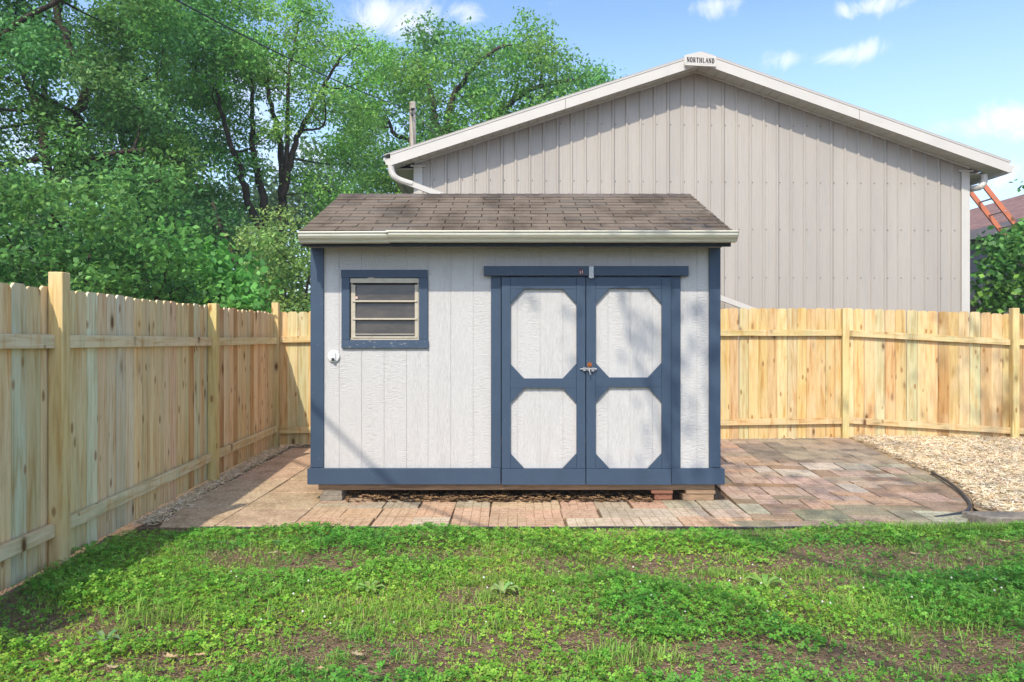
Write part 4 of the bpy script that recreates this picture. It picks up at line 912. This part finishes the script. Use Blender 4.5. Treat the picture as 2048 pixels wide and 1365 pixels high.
def density(x, y):
    py = 682.5 + H*F/y; px = 1024 + x*F/y
    d = np.ones_like(x)
    for cx, cy, rx, ry, a in bare:
        q = ((px-cx)/rx)**2 + ((py-cy)/ry)**2; q += (vnoise(x, y, 5, int(cx))-.5)*1.4
        d = np.minimum(d, 1 - a*np.clip(1.7-q*1.1, 0, 1))
    d *= np.clip(.25 + (vnoise(x, y, 2.3, 9)*.6+vnoise(x, y, 7, 10)*.4)*1.45, .0, 1); return np.clip(d*1.12, .2, 1)
ryard = np.random.RandomState(55)
def scatter(n, y0=2.2, y1=5.5):
    n = int(n*1.22); x = ryard.uniform(-3.1, 7.0, n); y = ryard.uniform(y0, y1, n)
    lim = 5.30 + np.clip(x-2.9, 0, 1.2)*.12 + .12*vnoise(x, x*0, 4.2, 19)*vnoise(x, x*0+3, 11, 18)*1.6
    k = (x > -2.86 - (y-4.4)*.06) & (y < lim+ryard.uniform(-.06, .035, n)) & (np.abs(x) < y*.80+2.2); return x[k], y[k]
def patch(x, y):
    a = vnoise(x, y, 1.3, 71)*.65+vnoise(x, y, 4.1, 72)*.35; a = np.clip((a-.3)/.4, 0, 1)[:, None]
    return a*np.array([1.2, 1.06, 1.0]) + (1-a)*np.array([.62, .80, .85])
def tilt_basis(n, amt):
    nr = ryard.normal(size=(n, 3))*amt; nr[:, 2] = 1; nr /= np.linalg.norm(nr, axis=1, keepdims=True)
    a = ryard.uniform(0, 2*np.pi, n); d = np.stack([np.cos(a), np.sin(a), np.zeros(n)], 1); d -= nr*np.sum(nr*d, 1, keepdims=True); d /= np.linalg.norm(d, axis=1, keepdims=True)
    return nr, d, np.cross(nr, d)
def clover(n, rad, h0, h1, pal, power, mask=None, tiltamt=.45):
    x, y = scatter(n); d = density(x, y)
    if mask is not None: d = d*mask(x, y)
    k = ryard.rand(len(x)) < d**power; x = x[k]; y = y[k]; d = d[k]; N = len(x)
    z = (h0 + (h1-h0)*ryard.rand(N))*(.35+.65*d)*(.45+1.5*vnoise(x, y, 3.4, 88)*vnoise(x, y, 1.6, 89)*1.6)*np.clip(.45+(5.4-y)*2.5, .45, 1) + .008*vnoise(x, y, 3, 4); nr, a, b = tilt_basis(N, tiltamt); r = (rad*ryard.uniform(.7, 1.25, N))[:, None]
    C = np.stack([x, y, z], 1); Vs = []; base = np.array(pal)[ryard.randint(0, len(pal), N)]*ryard.uniform(.8, 1.2, (N, 1))*patch(x, y); Ts = []
    for j in range(3):
        q = 2*np.pi*j/3; u = a*np.cos(q)+b*np.sin(q); v = -a*np.sin(q)+b*np.cos(q); up = nr*r
        Vs.append(np.stack([C, C+u*r*.75+v*r*.55+up*.12, C+u*r*1.25+v*r*.35+up*.1, C+u*r*1.15+up*.0, C+u*r*1.25-v*r*.35+up*.1, C+u*r*.75-v*r*.55+up*.12], 1)); Ts.append(base*ryard.uniform(.92, 1.08, (N, 1)))
    V = np.concatenate(Vs).reshape(-1, 3); return V, np.arange(len(V)).reshape(-1, 6), np.concatenate(Ts)
CP = [(.165, .43, .045), (.22, .52, .06), (.125, .35, .045), (.31, .57, .09)]
V, Fc, t = clover(80000, .0125, .02, .065, CP, 1.3, lambda x, y: .35+.65*np.clip(vnoise(x, y, 1.1, 31)*2-.25, 0, 1))
o = npmesh('clover', V, Fc, M['clover'], None, t); tag(o, 'dense patches of three-leaved clover growing in the lawn', 'clover', kind='stuff')
V, Fc, t = clover(130000, .0062, .006, .03, [(.29, .58, .05), (.36, .64, .07), (.22, .48, .05), (.42, .58, .11)], .75, None, .6)
o = npmesh('seedling_weeds', V, Fc, M['clover'], None, t); tag(o, 'tiny bright green seedlings scattered over the lawn and bare soil', 'weeds', kind='stuff')
def grass(n, l0, l1, wd, pal, power, mask=None):
    x, y = scatter(n, 2.2, 5.5); d = density(x, y)
    if mask is not None: d = d*mask(x, y)
    k = ryard.rand(len(x)) < d**power; x = x[k]; y = y[k]; N = len(x); L_ = ryard.uniform(l0, l1, N)[:, None]
    a = ryard.uniform(0, 2*np.pi, N); dr = np.stack([np.cos(a), np.sin(a), np.zeros(N)], 1); s_ = np.stack([-np.sin(a), np.cos(a), np.zeros(N)], 1); b = ryard.uniform(.5, 1.7, N)[:, None]; up = np.array([0, 0, 1.0])
    P0 = np.stack([x, y, np.zeros(N)], 1); P1 = P0 + up*L_*.5 + dr*L_*b*.15; P2 = P0 + up*L_*np.maximum(.98-.42*b, .18) + dr*L_*b*.62; w_ = wd*ryard.uniform(.7, 1.3, N)[:, None]
    V = np.stack([P0-s_*w_, P0+s_*w_, P1+s_*w_*.8, P1-s_*w_*.8, P2+s_*w_*.12, P2-s_*w_*.12], 1); V = V.reshape(-1, 3)
    i = np.arange(N)*6; Fc = np.concatenate([np.stack([i, i+1, i+2, i+3], 1), np.stack([i+3, i+2, i+4, i+5], 1)]); t = np.array(pal)[ryard.randint(0, len(pal), N)]*ryard.uniform(.8, 1.2, (N, 1))*patch(x, y); return V, Fc, np.concatenate([t, t])
gm = lambda x, y: np.clip(vnoise(x, y, 1.7, 41)*2.2-.75, .05, 1)
V1, F1, t1 = grass(130000, .03, .085, .0013, [(.23, .50, .05), (.28, .55, .07), (.20, .40, .05), (.46, .48, .18), (.55, .46, .26)], 1, gm)
# tufts against posts, path edge and right side
def tuft(cx, cy, rx, ry, n, l0, l1):
    x = cx + ryard.normal(size=n)*rx; y = cy + ryard.normal(size=n)*ry; N = n; L_ = ryard.uniform(l0, l1, N)[:, None]
    a = ryard.uniform(0, 2*np.pi, N); dr = np.stack([np.cos(a), np.sin(a), np.zeros(N)], 1); s_ = np.stack([-np.sin(a), np.cos(a), np.zeros(N)], 1); b = ryard.uniform(.4, 1.6, N)[:, None]; up = np.array([0, 0, 1.0])
    P0 = np.stack([x, y, np.zeros(N)], 1); P1 = P0 + up*L_*.5 + dr*L_*b*.2; P2 = P0 + up*L_*np.maximum(.98-.42*b, .2) + dr*L_*b*.65; w_ = .002
    V = np.stack([P0-s_*w_, P0+s_*w_, P1+s_*w_*.8, P1-s_*w_*.8, P2+s_*w_*.12, P2-s_*w_*.12], 1).reshape(-1, 3); i = np.arange(N)*6
    t = np.array([(.30, .50, .08), (.36, .56, .12), (.22, .40, .08)])[ryard.randint(0, 3, N)]; return V, np.concatenate([np.stack([i, i+1, i+2, i+3], 1), np.stack([i+3, i+2, i+4, i+5], 1)]), np.concatenate([t, t])
tl = [(V1, F1, t1)]
for _k in range(110):
    tl.append(tuft(rnd.uniform(-2.6, 3.9), rnd.uniform(2.8, 5.25), rnd.uniform(.02, .07), rnd.uniform(.02, .06), rnd.randint(15, 60), .03, rnd.uniform(.06, .12)))
for px, py, rx, ry, n, a, b in [(190,1190,.12,.12,300,.06,.16), (340,1240,.16,.08,300,.06,.15), (130,1150,.1,.05,160,.05,.13), (1850,1064,.35,.04,700,.04,.10), (1960,1062,.3,.04,700,.05,.11), (1880,1230,.25,.15,600,.07,.17), (1780,1060,.2,.06,400,.04,.1), (1270,1320,.12,.06,250,.05,.11), (1080,1165,.3,.05,1400,.03,.07), (1650,1150,.15,.04,350,.03,.07), (1440,1150,.08,.04,250,.03,.07), (720,1230,.3,.08,300,.05,.12), (1500,1064,.5,.02,300,.02,.05), (800,1066,.8,.02,400,.02,.05)]:
    tl.append(tuft(*gp(px, py), rx, ry, n, a, b))
o0 = 0; Vs, Fs, Ts = [], [], []
for V_, F_, t_ in tl: Vs.append(V_); Fs.append(F_+o0); Ts.append(t_); o0 += len(V_)
o = npmesh('grass', np.concatenate(Vs), np.concatenate(Fs), M['clover'], None, np.concatenate(Ts)); tag(o, 'short and tufted green grass blades among the clover', 'grass', kind='stuff')
# clover blossoms
m = MB(); 
for k in range(42):
    px, py = rnd.choice([(rnd.uniform(1250, 2000), rnd.uniform(1150, 1280)), (rnd.uniform(400, 1200), rnd.uniform(1160, 1280)), (rnd.uniform(1500, 2040), rnd.uniform(1180, 1260))]); x, y = gp(px, py); z = rnd.uniform(.06, .085); r = rnd.uniform(.0035, .006)
    m.tube([(x, y, z-r), (x, y, z-r*.5), (x, y, z+r*.4), (x, y, z+r)], [r*.4, r, r*.9, r*.25], 7)
o = m.build('clover_blossom', M['petal']); tag(o, 'small white clover blossoms dotted through the lawn', 'flowers', kind='stuff')
# bark mulch crumbs on the bare soil
def crumbs(x, y, l0, l1, wd, pal, zr=.012, flat=.25):
    N = len(x); L_ = ryard.uniform(l0, l1, N)[:, None]; a = ryard.uniform(0, 2*np.pi, N); d = np.stack([np.cos(a), np.sin(a), ryard.normal(size=N)*flat], 1); s_ = np.stack([-np.sin(a), np.cos(a), ryard.normal(size=N)*flat], 1); w_ = wd*ryard.uniform(.6, 1.4, N)[:, None]
    z = hgv(x, y) + ryard.uniform(.002, zr, N); C = np.stack([x, y, z], 1); up = np.array([0, 0, 1])*w_*.7
    V = np.stack([C-d*L_/2-s_*w_, C-d*L_/2+up, C-d*L_/2+s_*w_, C+d*L_/2+s_*w_*.7, C+d*L_/2+up*.8, C+d*L_/2-s_*w_*.7], 1).reshape(-1, 3); i = np.arange(N)*6
    Fc = np.concatenate([np.stack([i, i+1, i+4, i+5], 1), np.stack([i+1, i+2, i+3, i+4], 1)]); t = np.array(pal)[ryard.randint(0, len(pal), N)]*ryard.uniform(.7, 1.3, (N, 1)); return V, Fc, np.concatenate([t, t])
x, y = scatter(40000); V, Fc, t = crumbs(x, y, .006, .022, .0022, [(.08, .055, .04), (.18, .12, .08), (.46, .34, .22), (.07, .05, .035), (.34, .24, .15), (.13, .09, .06)])
o = npmesh('mulch_crumbs', V, Fc, M['chip'], None, t); tag(o, 'crumbs of dark mulch and twig bits on the bare soil of the lawn', 'mulch', kind='stuff')
# wood chip bed, right
nxb = 40; V = []; Fb = []
for j in range(nxb+1):
    y = 5.72 + (9.95-5.72)*j/nxb; x0 = (xedge(y) if y > 6 else xedge(6.0))-.01
    for i in range(41):
        x = x0 + (9.3-x0)*i/40; V.append((x, y, .012 + hg(x, y) + .022*min(1, (x-x0)*3) + rnd.uniform(-.006, .006)))
for j in range(nxb):
    for i in range(40): a = j*41+i; Fb.append((a, a+1, a+42, a+41))
b3 = MB(); b3.add(V, Fb); n0 = [V[i] for i in range(41)]; b3.add(n0+[(x_, y_-.01, -.05) for x_, y_, z_ in n0], [(i, 41+i, 42+i, i+1) for i in range(40)]); o = b3.build('chip_bed', M['chipbed'], smooth=True); tag(o, kind='structure')
CH = [(.84, .66, .44), (.88, .75, .56), (.74, .53, .32), (.90, .80, .64), (.56, .36, .2), (.85, .68, .46)]
n = 60000; y = ryard.uniform(5.72, 9.8, n); xe_ = np.interp(y, [e[1] for e in edge][::-1], [e[0] for e in edge][::-1]); xe_ = np.where(y < 6.0, 4.0, xe_); x = xe_ + .05 + ryard.uniform(-.008, 1, n)*(8.2-xe_); k = x < y*.80+1.0; x = x[k]; y = y[k]
V1_, F1_, T1_ = crumbs(x, y, .02, .075, .0042, CH, .05, .22); V1_[:, 2] += .018
n = 5000; y2 = ryard.uniform(5.5, 9.3, n); x2 = np.interp(y2, [5.5, 7.2, 9.3], [-2.90, -3.02, -3.08]) + ryard.normal(size=n)*.065; x2 = np.maximum(x2, np.interp(y2, [5.5, 7.2, 9.35], [-2.97, -3.09, -3.155]))
V2_, F2_, T2_ = crumbs(x2, y2, .012, .045, .004, CH, .03, .2)
n = 900; x3 = ryard.uniform(-3.1, 4.7, n); y3 = 9.42+.055*(x3+3.1)/1.0 - np.abs(ryard.normal(size=n))*.03; V3_, F3_, T3_ = crumbs(x3, y3, .012, .04, .004, CH, .03, .2)
V = np.concatenate([V1_, V2_, V3_]); Fc = np.concatenate([F1_, F2_+len(V1_), F3_+len(V1_)+len(V2_)]); t = np.concatenate([T1_, T2_, T3_])
o = npmesh('wood_chips', V, Fc, M['chip'], None, t); tag(o, 'fresh pale shredded wood chips heaped beside the right fence and along the left fence', 'wood chips', kind='stuff')
# plastic edging hose
pts = [(*gp(1864, 954), .045), (*gp(1890, 970), .05), (*gp(1913, 986), .045), (*gp(1930, 1002), .04), (*gp(1940, 1017), .03), (*gp(1932, 1028), .02), (*gp(1908, 1033), .015), (*gp(1870, 1038), .01)]
m = MB(); m.tube(smooth_pts(pts, 5), .014, 10); o = m.build('garden_edging', M['hose'], smooth=True); tag(o, 'dark plastic tube edging curling round the corner of the paved path', 'edging')
m = MB(); m.prism([(3.74, 5.50, -.02), (4.62, 5.47, -.02), (4.62, 5.68, -.02), (3.66, 5.71, -.02)], (0, 0, .085)); m.prism([(4.64, 5.47, -.02), (5.5, 5.44, -.02), (5.5, 5.66, -.02), (4.64, 5.68, -.02)], (0, 0, .08)); o = m.build('edging_block', M['concrete'], bevel=.01); tag(o, 'flat grey brown concrete edging stone where the chips meet the lawn at the far right', 'paving stone')
m = MB(); pts = [(x_, 5.405+.0*x_ + (max(0, x_-2.9)*.10), .012+rnd.uniform(-.004, .004)) for x_ in np.linspace(-2.4, 3.6, 30)]
m.tube(pts, .008, 6); o = m.build('edging_strip', M['hose']); tag(o, 'thin black edging strip between the lawn and the front row of pavers', 'edging')

# dry leaves
def leaf_shape(m, c, size, ang_, tint, curl=.3):
    out = []; n = 16
    for i in range(n):
        q = 2*math.pi*i/n; r = size*(.55+.45*abs(math.cos(q)))*(1.0 if i % 2 == 0 else .62); lx, ly = r*math.cos(q), r*math.sin(q)*.6
        z = curl*(ly*ly*8+lx*lx*2)*1.0 + rnd.uniform(0, size*.12); out.append((c[0]+lx*math.cos(ang_)-ly*math.sin(ang_), c[1]+lx*math.sin(ang_)+ly*math.cos(ang_), c[2]+z))
    m.add([c]+out, [(0, i+1, (i+1) % n+1) for i in range(n)], tint)
spots = [(715,1320,.055,'curled tan oak leaf on the bare soil low in the middle of the lawn'), (340,1325,.06,'long tan dry leaf near the bottom left, the largest there'), (240,1312,.04,'small upright dry leaf left of the longest tan leaf'), (225,1345,.045,'brown dry leaf at the bottom edge of the lawn on the left'), (105,1335,.075,'pale narrow dry leaf in the bottom left corner'), (545,1113,.05,'dry leaf on the bare patch in front of the left slabs'), (575,1114,.045,'dry leaf touching another one on the bare patch in front of the left slabs'), (375,1115,.035,'small pale dry leaf in the clover near the left slabs'), (645,1350,.05,'tan dry leaf at the bottom edge left of the curled oak leaf'), (1165,1140,.03,'small dry leaf on the dark soil in front of the left door'), (1660,1133,.04,'pale dry leaf on the soil in front of the right fence post'), (1830,1115,.05,'pale dry leaf near the curved end of the path'), (1940,1125,.045,'light dry leaf at the right of the lawn'), (2010,1090,.06,'broad pale dry leaf at the right edge by the edging stone'), (400,1320,.04,'thin dry leaf right of the longest tan leaf')]
for px, py, sz, lb in spots:
    x, y = gp(px, py); m = MB(); leaf_shape(m, (x, y, .022), sz*.8, rnd.uniform(-.8, .8), (.52*rnd.uniform(.8, 1.1), .37, .22), 2.0); o = m.build('dry_leaf', M['dryleaf'], None, (x, y, 0)); tag(o, lb, 'leaf', 'dry leaves lying on the lawn')
m = MB()
for k in range(900):
    x = rnd.uniform(X(650), X(1425)); y = SY - .07 + .5*rnd.random()**1.8; 
    if abs(x-X(665)) < .12 or x > X(1300): continue
    kk = rnd.uniform(.45, 1.15); leaf_shape(m, (x, y, rnd.uniform(.014, .05)), rnd.uniform(.025, .05), rnd.uniform(0, 6.28), tuple(v_*kk for v_ in (.38, .235, .13)), 3)
o = m.build('leaf_litter', M['dryleaf']); tag(o, 'brown leaf litter blown into the gap under the shed', 'leaf litter', kind='stuff')
# broad-leaved weeds
def weed(px, py, n, ln, label, tint=(.28, .50, .10), rise_=.5):
    x, y = gp(px, py); m = MB()
    for i in range(n):
        a = 2*math.pi*i/n + rnd.uniform(-.3, .3); l = ln*rnd.uniform(.7, 1.1); dv = Vector((math.cos(a), math.sin(a), 0)); sv = Vector((-math.sin(a), math.cos(a), 0)); c = Vector((x, y, .01)); up = Vector((0, 0, 1)); wv = l*.16
        P = [c, c+dv*l*.35+up*l*rise_*.6, c+dv*l*.7+up*l*rise_*.8, c+dv*l+up*l*rise_*.6]; ws = [wv*.25, wv*.8, wv, .001]
        vs = []
        for p, q in zip(P, ws): vs += [p-sv*q+up*q*.3, p, p+sv*q+up*q*.3]
        fs = []
        for k in range(3): fs += [(k*3, k*3+1, k*3+4, k*3+3), (k*3+1, k*3+2, k*3+5, k*3+4)]
        m.add(vs, fs, tuple(v_*rnd.uniform(.85, 1.15) for v_ in tint))
    o = m.build('broadleaf_weed', M['clover'], None, (x, y, 0)); tag(o, label, 'weed', 'broad-leaved weeds in the lawn')
weed(1530, 1178, 6, .13, 'star-shaped weed standing alone on bare soil right of centre')
weed(1005, 1190, 8, .10, 'pale rosette weed beside the small bare patch in the middle of the lawn', (.34, .50, .16))
weed(740, 1188, 7, .10, 'broad-leaved rosette left of the middle of the lawn', (.32, .50, .15))
weed(178, 1110, 7, .13, 'tall dandelion-like weed beside the thick fence post')
weed(560, 1095, 9, .07, 'dark low rosette near the slabs on the left', (.16, .32, .12))
weed(210, 1290, 5, .09, 'grey green weed among the bottom left clover', (.22, .34, .16))
weed(1460, 1075, 8, .07, 'low rosette by the path edge below the right door', (.22, .44, .10))

# ------------------------------------------------------------------ haze
hz = NT('haze_air'); hz.t.links.remove(hz.out.inputs[0].links[0]); pvv = hz.n('ShaderNodeVolumePrincipled'); pvv.inputs['Color'].default_value = (.86, .93, 1, 1); pvv.inputs['Density'].default_value = .0013
hz.t.links.new(pvv.outputs[0], hz.out.inputs['Volume'])
zlo = -1.2; m = MB(); m.box(-1500, 1500, -1500, 1500, zlo, 13.5); o = m.build('haze', hz.m); tag(o, kind='stuff')
